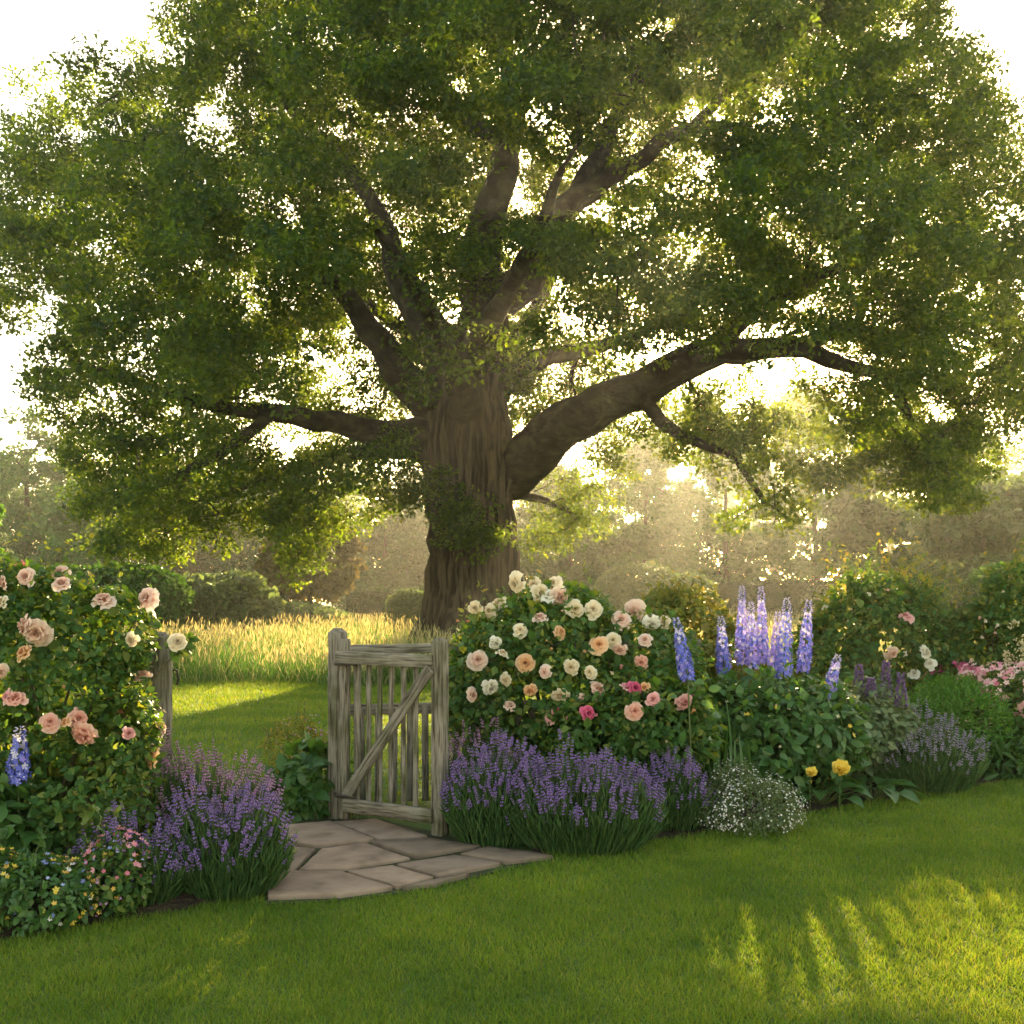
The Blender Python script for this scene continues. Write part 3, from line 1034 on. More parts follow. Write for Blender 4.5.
keep &= ~band | (rng.random(len(pos)) < .5)
pos = pos[keep]
sel = []
cell = {}
MIN = 1.16
for q in pos:                                  # thin out to an even spacing
    k = tuple((q / MIN).astype(int))
    ok = True
    for dx in (-1, 0, 1):
        for dy in (-1, 0, 1):
            for dz in (-1, 0, 1):
                for w_ in cell.get((k[0] + dx, k[1] + dy, k[2] + dz), ()):
                    if ((w_ - q) ** 2).sum() < MIN * MIN: ok = False
    if ok:
        cell.setdefault(k, []).append(q); sel.append(q)
# hanging sprays and the leafy burr on the trunk, low on the crown
EXTRA = []


def spray(cx, cy_, rx, ry, dep, dspread, count):
    for _ in range(count):
        a = random.uniform(0, 6.28); r = math.sqrt(random.random())
        EXTRA.append(P(cx + rx * r * math.cos(a), cy_ + ry * r * math.sin(a), OY + dep + random.uniform(-dspread, dspread)))


spray(470, 528, 32, 26, -2.3, .35, 16)
spray(440, 500, 40, 16, -2.2, .6, 6)
spray(380, 500, 55, 22, -2, .8, 8)
spray(570, 505, 46, 38, 3.2, .9, 26)
spray(545, 545, 22, 14, 3, .4, 6)
spray(790, 490, 48, 50, -2.6, .9, 24)
spray(770, 440, 40, 26, -2.6, .7, 9)
spray(665, 440, 26, 20, -2.2, .5, 6)
spray(910, 470, 46, 36, -2.4, .9, 18)
spray(930, 420, 70, 40, -2.0, 1.2, 18)
spray(720, 415, 60, 26, -2.2, .8, 9)
spray(690, 400, 50, 20, -1.6, 1.0, 7)
spray(830, 400, 50, 26, -2.2, .8, 9)
spray(800, 330, 70, 20, .5, 2, 12)
spray(860, 350, 50, 22, -1.5, .8, 8)
spray(740, 505, 22, 20, -2.7, .4, 5)
spray(610, 465, 22, 14, 1.5, 1, 4)
spray(550, 400, 40, 36, 4, 1.5, 14)
spray(380, 395, 36, 36, 4, 1.5, 14)
spray(610, 200, 50, 30, 4.5, 1.5, 12)
spray(620, 325, 70, 34, 5, 1.8, 16)
spray(710, 300, 60, 26, 4, 2, 12)
spray(560, 380, 40, 34, 5, 1.5, 12)
spray(640, 420, 50, 20, 4.5, 1.2, 10)
spray(780, 390, 60, 30, 4, 1.5, 10)
spray(300, 545, 42, 24, 2.2, .8, 9)
spray(190, 535, 60, 28, 1.5, 1.2, 11)
print('oak clusters', len(sel), len(EXTRA))
PADS = np.array(sel)
cc = P(500, 330, OY)
outw = PADS - cc
pn = nrm(nrm(outw) * .75 + np.array([0, 0, .75]))
subs = []
for q, nn in zip(PADS, pn):
    R1 = frames(rdir(1), nn[None])[0]
    rx_ = random.uniform(.75, 1.25)
    for k_ in range(10):
        a_ = random.uniform(0, 6.28); r_ = rx_ * math.sqrt(random.random())
        subs.append(q + R1 @ np.array([r_ * math.cos(a_), r_ * math.sin(a_), .35 * (1 - (r_ / rx_) ** 2) + random.gauss(0, .12)]))
print('oak pads', len(PADS))
CL = np.array(subs + EXTRA)
S.grow(CL, .6, .16)
S.radii()
parts = {}
for limb, ch in S.chains():
    mb = parts.setdefault(limb, MB())
    rad = S.R[ch].copy()
    if limb >= 1 and len(ch) > 1 and S.limb[ch[0]] != limb: rad[0] = min(rad[0], rad[1] * 1.15)
    if limb < 0 and len(ch) > 1: rad[0] = min(rad[0], rad[1])
    q = np.array([S.pos[i] for i in ch]) - OB
    big = rad.max()
    mb.tube(q, rad, 110 if big > .7 else 28 if big > .2 else 7 if big > .06 else 4, 0, rough=.2 if big > .2 else .1, cap=False)
# root flare
for k in range(9):
    a = k / 9 * 6.28 + random.uniform(-.2, .2)
    r0 = 1.05
    q = [np.array([math.cos(a) * .75, math.sin(a) * .75, 1.5]), np.array([math.cos(a) * 1.05, math.sin(a) * 1.05, .7]), np.array([math.cos(a) * 1.5, math.sin(a) * 1.5, .2]), np.array([math.cos(a) * 2.1, math.sin(a) * 2.1, -.1])]
    parts[0].tube(q, [.35, .42, .34, .18], 8, 0, .15, cap=False)
for limb, mb in sorted(parts.items()):
    if limb == 0: mb.build('trunk', M['bark'], oak, True)
    elif limb > 0: mb.build('limb', M['limb_bark'], oak, True)
    else: tag(mb.build('twig', M['bark'], oak, True), kind='stuff')
mb = MB()
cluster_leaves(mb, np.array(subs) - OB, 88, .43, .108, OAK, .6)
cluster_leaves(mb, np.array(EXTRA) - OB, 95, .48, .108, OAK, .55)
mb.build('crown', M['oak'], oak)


# background trees ---------------------------------------------------
def far_tree(name, label, px, Y, top, halfw, m, bottom=None, leaf=.24, n=15000, group='trees in the misty wood behind the oak', flat=.62):
    base = G(px, HOR + EYE * F / Y)
    h = EYE + (HOR - top) / F * Y
    w = halfw / F * Y
    zb = h * .03 if bottom is None else EYE + (HOR - bottom) / F * Y
    t = empty(name, base, label, 'tree', group)
    c = np.array([0, 0, (zb + h) / 2])
    nc = 60
    d = rdir(nc * 2)
    cl = c + d * np.array([w * .84, w * .84, (h - zb) / 2 * .86]) * (.45 + .55 * rng.random(nc * 2) ** .5)[:, None]
    zf = (cl[:, 2] - zb) / (h - zb)
    cl[:, :2] *= (1.06 - .45 * np.clip(zf - .35, 0, 1))[:, None]
    cl = cl[(noise3(cl + base, 5) > -.9)][:nc]
    s = Skeleton()
    s.limb_path([(0, 0, 0), (.1, 0, h * .2), (0, .1, h * .42), (.1, 0, h * .66)], [w * .075, w * .06, w * .045, w * .02], -1, 0, h / 16)
    s.grow(cl, h / 14, .15)
    s.radii(.03, 2.2, w * .05)
    mb = MB()
    for limb, ch in s.chains():
        mb.tube(np.array([s.pos[i] for i in ch]), s.R[ch], 6, 0, .08, cap=False)
    mb.build('trunk', M['bark'], t, True)
    mb = MB()
    pn = nrm(nrm(cl - c) + np.array([0, 0, .7]))
    sb = np.repeat(cl, 5, 0) + rng.normal(size=(len(cl) * 5, 3)) * np.array([.17, .17, .07]) * w
    cluster_leaves(mb, sb, n // (nc * 5), w * .14, leaf, LEAF_W, flat)
    mb.build('crown', M[m], t)
    return t


far_tree('hazy_tree', 'tall pale hazy tree at the far left edge of the wood', 25, 66, 392, 72, 'far_mid')
far_tree('hazy_tree', 'hazy tree left of the round shrub, lower than the leftmost tree', 105, 60, 470, 60, 'far_mid')
far_tree('hazy_tree', 'broad dim tree behind the meadow under the low left limb', 190, 64, 462, 75, 'far_dark')
far_tree('hazy_tree', 'dim tree standing between the bronze tree and the broad left tree', 275, 70, 450, 70, 'far_mid')
far_tree('bronze_tree', 'small rounded bronze green tree with bare stem behind the meadow', 308, 42, 515, 48, 'far_brown', bottom=600, leaf=.26)
far_tree('hazy_tree', 'dim misty tree just left of the oak trunk', 385, 62, 470, 60, 'far_dark')
far_tree('hazy_tree', 'misty tree just right of the oak trunk', 570, 54, 452, 52, 'far_dark')
far_tree('hazy_tree', 'misty tree lit by sunbeams behind the pale roses', 645, 58, 425, 56, 'far_mid')
far_tree('hazy_tree', 'misty tree in the glow under the big right limb', 725, 62, 395, 58, 'far_mid')
far_tree('hazy_tree', 'tallest pale misty tree behind the delphiniums', 815, 60, 368, 56, 'far_mid')
far_tree('dark_tree', 'dark upright tree behind the tall rose shrub on the right', 880, 50, 425, 50, 'far_dark', leaf=.3)
far_tree('spreading_tree', 'grey green spreading tree at the right above the hedge', 985, 40, 468, 72, 'far_grey', bottom=603, leaf=.24, n=9000, flat=.4)
far_tree('hazy_tree', 'dim tree rising behind the grey green spreading tree', 955, 58, 408, 62, 'far_mid')
far_tree('hazy_tree', 'dim tree at the far right edge of the wood', 1065, 60, 430, 75, 'far_mid')
far_tree('hazy_tree', 'dim tree behind the leftmost tree, cut by the frame', -60, 72, 440, 80, 'far_dark')
far_tree('leafy_tree', 'fresh green sunlit tree cut by the left edge behind the rose bush', -32, 30, 490, 38, 'bright', bottom=600, leaf=.14, group=None)


mb = MB()
ue = []
for i in range(64):
    x_ = -48 + 110 * (i + random.random()) / 64
    r_ = random.uniform(1.6, 3.6)
    ue.append((x_, 66 + random.uniform(-2.5, 4), random.uniform(.4, 3.4), r_ * 1.15, r_ * .8, r_ * random.uniform(.8, 1.25)))
p, nm = shell_points(ue, 80000, .8, 1.3, -.9)
leaves_on(mb, p, nm, .2, LEAF_W, 0, up=.3, spread=.5)
p, nm = shell_points(ue, 16000, .3, 1.3, -9)
leaves_on(mb, p, nm, .3, LEAF_W, 0)
tag(mb.build('undergrowth', M['far_dark']), 'dim tangled undergrowth along the foot of the misty wood', 'undergrowth', kind='stuff')
BACK = [(-20, 132, 430, 'hazy tree of the back row at the far left'), (70, 136, 440, 'hazy tree of the back row left of the oak crown'), (165, 130, 452, 'hazy tree of the back row behind the broad dim tree'), (250, 138, 446, 'hazy tree of the back row above the bronze tree'), (340, 132, 450, 'hazy tree of the back row left of the trunk'), (430, 136, 440, 'hazy tree of the back row right behind the trunk'),
        (520, 132, 432, 'hazy tree of the back row just right of the trunk'), (605, 140, 390, 'pale tree of the back row under the big right limb'), (690, 136, 368, 'pale tree of the back row in the brightest glow'), (775, 142, 360, 'pale tree of the back row left of the tallest misty tree'), (890, 138, 370, 'pale tree of the back row right of the tallest misty tree'), (975, 136, 405, 'hazy tree of the back row under the right edge of the crown'), (1060, 132, 420, 'hazy tree of the back row at the far right')]
for i_, (px_, Y_, top_, lab_) in enumerate(BACK):
    far_tree('hazy_tree', lab_, px_, Y_, top_, 66, ('far_mid', 'far_dark')[i_ % 2], leaf=.42, n=9000)


# background shrubs and hedges ---------------------------------------
def shrub(name, label, cat, base, ells, n, size, m, tmpl=LEAF_W, group=None, core=True, inner=.82, thr=-.6, sprig=0):
    base = np.array(base, float)
    t = empty(name, base, label, cat, group)
    mb = MB()
    p, nm = shell_points(ells, n, inner, .8 * max(e_[3] for e_ in ells), thr)
    leaves_on(mb, p, nm, size, tmpl, 0)
    c, cn = shell_points(ells, n // 3, .35, 1, -9)
    leaves_on(mb, c, cn, size * 1.4, tmpl, 0)
    if sprig:
        top = p[nm[:, 2] > .2]
        pk = top[rng.choice(len(top), sprig)]
        sprigs(mb, pk, [np.array([random.uniform(-.6, .6), random.uniform(-.4, .4), 1]) for _ in pk], size * 4, size, tmpl, 0, 1)
    mb.V = [v - base for v in mb.V]
    mb.build('foliage', [M[m], M['stem']], t)
    mb = MB(); canes(mb, base, ells, 7, .02 * max(e_[3] for e_ in ells))
    mb.V = [v - base for v in mb.V]
    mb.build('stem', M['cane'], t, True)
    return t


def px_ell(px, py, rx, ry, Y, depth=None):
    """ellipsoid whose outline is rx x ry pixels at distance Y"""
    c = P(px, py, Y)
    return (c[0], c[1], c[2], rx * Y / F, (depth if depth else rx * Y / F), ry * Y / F)


g_ = G(215, HOR + EYE * F / 34)
shrub('rounded_shrub', 'large rounded glaucous shrub at the back of the meadow on the left', 'shrub', g_, [px_ell(200, 612, 62, 34, 34), px_ell(235, 608, 42, 34, 34.5)], 7000, .16, 'far_grey', group='shrubs beyond the meadow')
shrub('rounded_shrub', 'low spreading grey shrub between round shrub and bronze tree', 'shrub', G(300, HOR + EYE * F / 37), [px_ell(290, 622, 46, 17, 37), px_ell(325, 624, 30, 13, 37.5)], 4500, .14, 'far_grey', group='shrubs beyond the meadow')
shrub('rounded_shrub', 'small pale glaucous shrub just left of the oak trunk', 'shrub', G(410, HOR + EYE * F / 36), [px_ell(410, 612, 22, 20, 36)], 3000, .13, 'far_grey', group='shrubs beyond the meadow')
shrub('rounded_shrub', 'dim shrub behind the blush roses at the left', 'shrub', G(110, HOR + EYE * F / 31), [px_ell(125, 600, 60, 34, 31), px_ell(70, 605, 50, 36, 31)], 7000, .15, 'far_mid', group='shrubs beyond the meadow')
shrub('rounded_shrub', 'grey green shrub with a sunlit top in front of the hedge behind the pale roses', 'shrub', G(655, HOR + EYE * F / 36), [px_ell(690, 600, 24, 24, 36), px_ell(640, 596, 44, 30, 37)], 4500, .15, 'far_grey', group='shrubs beyond the meadow')
shrub('rounded_shrub', 'dark shrub below the grey green spreading tree at the right edge', 'shrub', G(1010, HOR + EYE * F / 30), [px_ell(1010, 592, 40, 24, 30)], 4500, .15, 'far_mid', group='shrubs beyond the meadow')


def hedge(label, x0, x1, Y, top, m):
    a, b = P(x0, HOR, Y), P(x1, HOR, Y)
    h = EYE + (HOR - top) / F * Y
    w, dpt = b[0] - a[0], 1.6
    base = np.array([(a[0] + b[0]) / 2, Y, 0])
    t = empty('clipped_hedge', base, label, 'hedge', 'clipped hedges before the wood')
    mb = MB()
    n = int(w * h * 330)
    k = rng.random(n)
    p = np.stack([(rng.random(n) - .5) * w, np.where(k < .6, -dpt / 2 + rng.random(n) * .12, (rng.random(n) - .5) * dpt), np.where(k < .6, rng.random(n) * h, h - rng.random(n) * .14)], 1)
    p += noise3(p + base, 1.5)[:, None] * .04
    nm = np.where((k < .6)[:, None], np.array([0, -1, .1]), np.array([0, -.1, 1.0])) + rdir(n) * .3
    leaves_on(mb, p, nm, .12, LEAF_W, 0)
    mb.build('foliage', M[m], t)
    mb = MB()
    x, y = w / 2 - .1, dpt / 2 - .12
    V = [(sx * x, sy * y, z) for z in (0, h - .12) for sx, sy in ((-1, -1), (1, -1), (1, 1), (-1, 1))]
    mb.add(V, [(0, 1, 5, 4), (1, 2, 6, 5), (2, 3, 7, 6), (3, 0, 4, 7), (4, 5, 6, 7)])
    mb.build('branchwork', M['core'], t)


hedge('long clipped hedge behind the roses and delphiniums on the right', 560, 1080, 50, 582, 'hedge')
hedge('clipped hedge seen between the bronze tree and the oak trunk', 346, 440, 48, 589, 'hedge')


# ------------------------------------------------------------------ gate, posts, fence
def timber(name, a, b, w, d, parent, up=(0, 0, 1), bev=.007, wob=.0015, m='wood'):
    """one bevelled timber from a to b (parent's space), its grain along its own X axis"""
    from mathutils import Matrix
    a, b = np.asarray(a, float), np.asarray(b, float)
    t = nrm(b - a)
    s_ = nrm(np.cross(t, np.asarray(up, float))); u_ = np.cross(s_, t)
    hw, hd = w / 2, d / 2
    prof = [(hw, hd - bev), (hw - bev, hd), (-hw + bev, hd), (-hw, hd - bev), (-hw, -hd + bev), (-hw + bev, -hd), (hw - bev, -hd), (hw, -hd + bev)]
    Ln = float(np.linalg.norm(b - a))
    segs = max(3, int(Ln / .06))
    V, Fc, n = [], [], 8
    st = [(0, .86)] + [(bev + (Ln - 2 * bev) * i / segs, 1) for i in range(segs + 1)] + [(Ln, .86)]
    drift = np.cumsum(rng.normal(size=(len(st), 2)) * wob * .5, 0); drift -= np.linspace(0, 1, len(st))[:, None] * drift[-1]
    for (l, sc), off in zip(st, drift):
        for x, y in prof: V.append((l, y * sc + off[1] + rng.normal() * wob * .4, x * sc + off[0] + rng.normal() * wob * .4))
    for i in range(len(st) - 1):
        for k in range(n):
            k2 = (k + 1) % n
            Fc.append((i * n + k, i * n + k2, (i + 1) * n + k2, (i + 1) * n + k))
    Fc.append(tuple(range(n - 1, -1, -1))); Fc.append(tuple(range((len(st) - 1) * n, len(st) * n)))
    mb = MB(); mb.add(V, Fc)
    o = mb.build(name, M[m], parent)
    R3 = np.stack([t, s_, u_], 1)
    o.matrix_local = Matrix.Translation(Vector(a)) @ Matrix(R3.tolist()).to_4x4()
    return o


def post(name, label, base, h, w, rz, cap='pyramid', group='timber gateposts'):
    t = empty(name, base, label, 'gatepost', group, rz)
    mb = MB()
    hw, bv = w / 2, .01
    prof = [(hw, hw - bv), (hw - bv, hw), (-hw + bv, hw), (-hw, hw - bv), (-hw, -hw + bv), (-hw + bv, -hw), (hw - bv, -hw), (hw, -hw + bv)]
    top = [(h - .034, 1), (h - .03, .97), (h, .42)] if cap == 'pyramid' else [(h - .03, 1), (h - .012, .86), (h, .5)]
    st = [(-.05, 1.02)] + [(z, 1) for z in np.linspace(0, h - .06, 14)] + top
    V, Fc = [], []
    for z, s_ in st:
        for x, y in prof: V.append((z, x * s_ + rng.normal() * .0018, y * s_ + rng.normal() * .0018))
    for i in range(len(st) - 1):
        for k in range(8):
            Fc.append((i * 8 + k, i * 8 + (k + 1) % 8, (i + 1) * 8 + (k + 1) % 8, (i + 1) * 8 + k))
    Fc.append(tuple(range((len(st) - 1) * 8, len(st) * 8)))
    mb.add(V, Fc)
    o = mb.build('shaft', M['wood'], t)
    o.rotation_euler = (0, -math.pi / 2, 0)
    return t


A = G(338, 820); B = G(440, 836)
gd = nrm(B - A)                       # along the open leaf
gang = math.atan2(gd[1], gd[0])
post('gate_post', 'square weathered gatepost with a pointed top carrying the open gate', A + np.array([-.01, .05, 0]), 1.345, .105, gang)
post('gate_post', 'weathered post with a rounded top in front at the swinging end of the open gate', B, 1.30, .09, gang, 'round')
LP_ = P(161, HOR, 6.6); LP_[2] = 0
t = post('gate_post', 'thick weathered post beside the blush rose bush, apart from the gate', LP_, 1.36, .125, .35, 'pyramid')
mb = MB(); mb.tube([(.065, -.02, 1.13), (.09, -.02, 1.13), (.1, -.02, 1.08), (.09, -.02, 1.04)], .008, 6)
mb.build('latch_hook', M['iron'], t, True)

# the leaf of the gate: local X along the leaf
gate = empty('garden_gate', A + gd * .02, 'weathered wooden picket gate standing open across the flagstone path with a diagonal brace', 'gate', None, gang)
GL = float(np.linalg.norm(B - A)) - .045
zt, zb = 1.15, .135
timber('hinge_stile', (.085, -.045, .03), (.085, -.045, 1.275), .07, .055, gate, up=(1, 0, 0))
timber('stile', (.165, -.005, .06), (.165, -.005, 1.15), .045, .04, gate, up=(1, 0, 0))
timber('rail', (.055, -.095, zt), (GL, -.045, zt - .005), .088, .034, gate)
timber('rail', (.115, -.085, zb), (GL, -.045, zb), .095, .038, gate)
timber('brace', (.12, -.08, zb + .055), (GL - .01, -.062, zt - .05), .078, .028, gate)
for x in (.275, .375, .475, .585, .69):
    timber('picket', (x, -.012, .07), (x + rng.normal() * .006, -.012, 1.16), .04, .022, gate, up=(1, 0, 0))
for z in (.2, 1.105):
    mb = MB(); mb.tube([(.03, -.082, z), (.07, -.12, z), (.24, -.112, z)], [.012, .012, .006], 6); mb.build('hinge', M['iron'], gate)

# fence behind the gate, running off behind the roses
fa = G(362, 806); fb = np.array([1.5, 8.75, 0])
fdir = nrm(fb - fa); fang = math.atan2(fdir[1], fdir[0]); fl_ = float(np.linalg.norm(fb - fa))
fence = empty('picket_fence', fa, 'low weathered picket fence with open top rail from behind the gate to the roses', 'fence', None, fang)
timber('rail', (-.1, 0, 1.17), (fl_, 0, 1.19), .07, .04, fence)
timber('rail', (-.1, 0, .72), (fl_, 0, .72), .08, .045, fence)
for i in range(22):
    x = .0 + i * .118
    if x > fl_: break
    timber('picket', (x, -.036, .03), (x + rng.normal() * .005, -.036, .735 + rng.normal() * .008), .05, .02, fence, up=(1, 0, 0))
for x in (1.0, 2.6):
    timber('post', (x, .07, 0), (x, .07, 1.26), .085, .085, fence, up=(1, 0, 0))


# ------------------------------------------------------------------ roses
EL = [px_ell(45, 690, 82, 118, 6.15, .5), px_ell(-40, 690, 80, 125, 6.1, .5), px_ell(85, 795, 66, 76, 6.0, .42), px_ell(110, 634, 40, 42, 6.2, .26), px_ell(15, 612, 48, 50, 6.2, .3), px_ell(128, 730, 30, 46, 6.05, .22), px_ell(181, 643, 9, 9, 6.3, .05)]
rose_bush('rose_bush', 'tall arching rose bush with blush and coral blooms at the left edge', 'rose bush', 'rose bushes in the borders', G(40, 880), EL, 9500, .045, 'rose_leaf', [
    (26, 626, 'blush', 22), (37, 632, 'blush', 26), (24, 653, 'apricot', 18), (60, 573, 'blush', 17), (62, 584, 'blush', 18), (26, 577, 'blush', 19), (4, 582, 'blush', 15), (2, 602, 'cream', 14),
    (94, 587, 'blush', 10), (103, 600, 'blush', 20), (147, 598, 'blush', 21), (132, 640, 'cream', 16), (178, 642, 'cream', 18), (142, 677, 'blush', 18), (15, 700, 'coral', 22), (8, 697, 'pink', 14),
    (50, 722, 'coral', 17), (78, 719, 'coral', 21), (83, 735, 'coral', 24), (66, 722, 'apricot', 12), (129, 733, 'pink', 13), (152, 759, 'apricot', 19), (0, 672, 'blush', 14), (64, 688, 'apricot', 9), (165, 712, 'cream', 9), (24, 562, 'pink', 8), (-30, 640, 'blush', 22), (-50, 700, 'coral', 22)],
    8, ('blush', 'coral'), 26, 700, .26, 6)
EC = [px_ell(560, 690, 105, 92, 8.5, .75), px_ell(500, 690, 60, 75, 8.4, .55), px_ell(640, 680, 62, 66, 8.5, .55), px_ell(555, 640, 60, 55, 8.6, .45)]
rose_bush('rose_bush', 'wide rose bush covered in cream and blush blooms beside the gate', 'rose bush', 'rose bushes in the borders', G(560, 800), EC, 10500, .052, 'rose_leaf', [
    (516, 583, 'cream', 18), (535, 585, 'cream', 16), (553, 585, 'cream', 20), (541, 593, 'cream', 18), (550, 596, 'white', 16), (560, 597, 'blush', 17), (475, 608, 'cream', 14), (499, 604, 'cream', 17), (490, 611, 'cream', 14),
    (575, 609, 'cream', 17), (593, 609, 'cream', 18), (586, 596, 'cream', 8), (621, 620, 'blush', 18), (634, 612, 'blush', 20), (652, 623, 'white', 15), (664, 622, 'cream', 13), (467, 621, 'apricot', 10), (457, 620, 'apricot', 9),
    (496, 643, 'white', 13), (502, 654, 'cream', 13), (478, 660, 'blush', 18), (526, 663, 'apricot', 19), (599, 645, 'apricot', 18), (613, 640, 'cream', 14), (620, 649, 'blush', 15), (571, 667, 'cream', 16), (586, 652, 'apricot', 9), (551, 650, 'apricot', 8),
    (491, 687, 'white', 17), (472, 695, 'blush', 13), (506, 680, 'cream', 13), (560, 695, 'cream', 18), (597, 690, 'blush', 20), (611, 672, 'cream', 11), (552, 717, 'pink', 17), (641, 662, 'coral', 14), (621, 668, 'pink', 10), (540, 618, 'blush', 14), (520, 630, 'cream', 13), (560, 632, 'apricot', 13), (580, 700, 'blush', 14), (530, 690, 'apricot', 14), (545, 672, 'blush', 12), (645, 640, 'blush', 13), (590, 672, 'cream', 12), (510, 706, 'blush', 13)],
    8, ('cream', 'white', 'blush'), 30, 1500, .3, 16)
EP = [px_ell(640, 725, 62, 50, 7.9, .42), px_ell(590, 735, 45, 42, 7.8, .35), px_ell(685, 730, 30, 40, 7.9, .3)]
rose_bush('rose_bush', 'low rose bush with bright pink blooms below the cream roses', 'rose bush', 'rose bushes in the borders', G(640, 810), EP, 4200, .055, 'rose_leaf', [
    (588, 713, 'magenta', 15), (597, 714, 'pink', 10), (626, 687, 'pink', 12), (635, 688, 'magenta', 15), (645, 687, 'apricot', 12), (653, 699, 'pink', 15), (635, 711, 'coral', 16), (684, 702, 'pink', 17), (692, 712, 'apricot', 11), (668, 742, 'cream', 8)],
    3, ('pink',), 8, 250)
ER = [px_ell(866, 642, 46, 66, 11.2, .7), px_ell(905, 655, 46, 74, 11.4, .65), px_ell(945, 655, 36, 48, 11.3, .5), px_ell(828, 660, 34, 46, 11.1, .5), px_ell(888, 600, 20, 26, 11.4, .3)]
rose_bush('rose_bush', 'tall rambling shrub rose with a few white blooms and shoots coloured golden as if sunlit behind the delphiniums', 'rose bush', 'rose bushes in the borders', G(880, 752), ER, 9000, .06, 'rose_leaf', [
    (868, 593, 'white', 10), (906, 617, 'pink', 13), (851, 608, 'cream', 7), (887, 590, 'blush', 9), (892, 653, 'blush', 13), (904, 656, 'white', 10), (925, 653, 'white', 15), (930, 664, 'white', 13), (914, 674, 'white', 12), (904, 652, 'white', 8)],
    5, ('white',), 34, 2600, .42, 60)
ES = [px_ell(1020, 610, 34, 48, 11.0, .5), px_ell(985, 640, 30, 40, 11.0, .4), px_ell(1050, 640, 50, 70, 11, .6)]
rose_bush('rose_bush', 'white rose shrub cut by the right edge', 'rose bush', 'rose bushes in the borders', G(1015, 752), ES, 5200, .058, 'rose_leaf', [
    (1002, 608, 'white', 9), (979, 619, 'blush', 9), (985, 620, 'white', 10), (996, 627, 'white', 11), (994, 633, 'blush', 9), (982, 636, 'white', 10), (970, 661, 'cream', 9), (1002, 592, 'white', 7)],
    4, ('white',), 14, 900, .34, 16)


e0_ = [px_ell(690, 640, 40, 52, 9.9, .45), px_ell(730, 665, 34, 40, 9.9, .4), px_ell(665, 620, 24, 30, 9.9, .3)]
shrub('sunlit_shrub', 'loose shrub with sunlight put into its yellow green leaf colour between the cream roses and the delphiniums', 'shrub', G(695, 775), e0_, 3600, .055, 'gold_sunlit_leaf', OVAL, sprig=30)  # sunlit foliage imitated by leaf colour over the whole shrub


# ------------------------------------------------------------------ delphiniums
def delphinium(label, top, bot, width, base_y, mix, leafy=True):
    Y = EYE * F / (base_y - HOR)
    q1, q0 = P(top[0], top[1], Y), P(bot[0], bot[1], Y)
    base = np.array([q0[0] - (q1[0] - q0[0]) * .5, Y, 0.0])
    t = empty('delphinium', base, label, 'delphinium', 'delphiniums in the border')
    mb = MB()
    mb.tube([np.zeros(3), (q0 - base) * .5 + rdir(1)[0] * .01, q0 - base, (q0 + q1) / 2 - base, q1 - base], [.008, .007, .006, .004, .002], 6, cap=False)
    mb.build('stem', M['stem'], t, True)
    mb = MB()
    Ln = np.linalg.norm(q1 - q0)
    n = int(Ln / .0026)
    tt = np.linspace(0, 1, n) ** .92
    ang = np.arange(n) * 2.399 + rng.normal(size=n) * .3
    R_ = width * .5 * Y / F * np.clip(1.0 - .82 * tt ** 2.2, .2, 1) * np.clip(.72 + tt * 2.4, 0, 1)
    axd = nrm(q1 - q0)
    sx = nrm(np.cross(axd, [0, 1, 0])); sy = np.cross(axd, sx)
    out_ = np.cos(ang)[:, None] * sx + np.sin(ang)[:, None] * sy
    p = q0 + (q1 - q0) * tt[:, None] + out_ * (R_ * (.62 + .35 * rng.random(n)))[:, None] - base
    z = nrm(out_ + axd * .25 + rdir(n) * .3)
    y = nrm(np.cross(z, rdir(n)))
    R3 = np.stack([np.cross(y, z), y, z], -1)
    r = rng.random(n)
    pale = np.clip(tt * 1.3 - .5, .04, .9)  # paler toward the tip: buds, with backlight put into the colour
    m_ = np.where(r < pale, 2, np.where(r < pale + (1 - pale) * mix, 1, 0))
    fl = tt < .82
    sz = .047 * (1 - .5 * tt)
    mb.scatter(FLORET, p[fl], R3[fl], sz[fl], m_[fl])
    mb.scatter(BUD, p[~fl], R3[~fl], np.stack([sz[~fl] * .7] * 3, 1), m_[~fl])
    k = fl & (rng.random(n) < .4)
    mb.scatter(FLORET, p[k] + z[k] * .004, R3[k], sz[k] * .28, 2)
    mb.build('flower_spike', [M['del_blue'], M['del_vio'], M['del_pale']], t)
    if leafy:
        mb = MB()
        n = 40
        a = rng.random(n) * 6.28
        hh = rng.random(n) ** .8 * (q0[2] - .1)
        p = np.stack([np.cos(a) * .1, np.sin(a) * .1, hh], 1) * (1 + .5 * rng.random(n))[:, None] * np.array([1, 1, .8])
        nm = nrm(np.stack([np.cos(a), np.sin(a), .3 + 0 * a], 1))
        leaves_on(mb, p, nm, .11, OVAL, 0)
        mb.build('foliage', M['lush'], t)
    return t


delphinium('leaning blue delphinium nearest the cream roses', (676, 618), (688, 680), 16, 826, .25)
delphinium('short blue delphinium between the leaning one and the tall trio', (721, 617), (724, 674), 15, 795, .2)
delphinium('left and tallest of the violet delphinium trio', (742, 586), (742, 664), 13, 790, .55)
delphinium('middle and shortest of the violet delphinium trio', (751, 602), (753, 668), 13, 792, .7)
delphinium('right of the violet delphinium trio, pale tipped', (761, 587), (763, 664), 13, 788, .65)
delphinium('pale lilac delphinium half hidden behind the deep blue one', (778, 612), (774, 672), 12, 785, .9)
delphinium('broad deep blue delphinium right of the violet trio', (787, 598), (783, 680), 18, 793, .1)
delphinium('slim blue delphinium with a pale tip, rightmost of the upright ones', (809, 600), (803, 672), 15, 788, .3)
delphinium('short pink tipped blue delphinium leaning right below the others', (838, 655), (827, 700), 15, 800, .45)
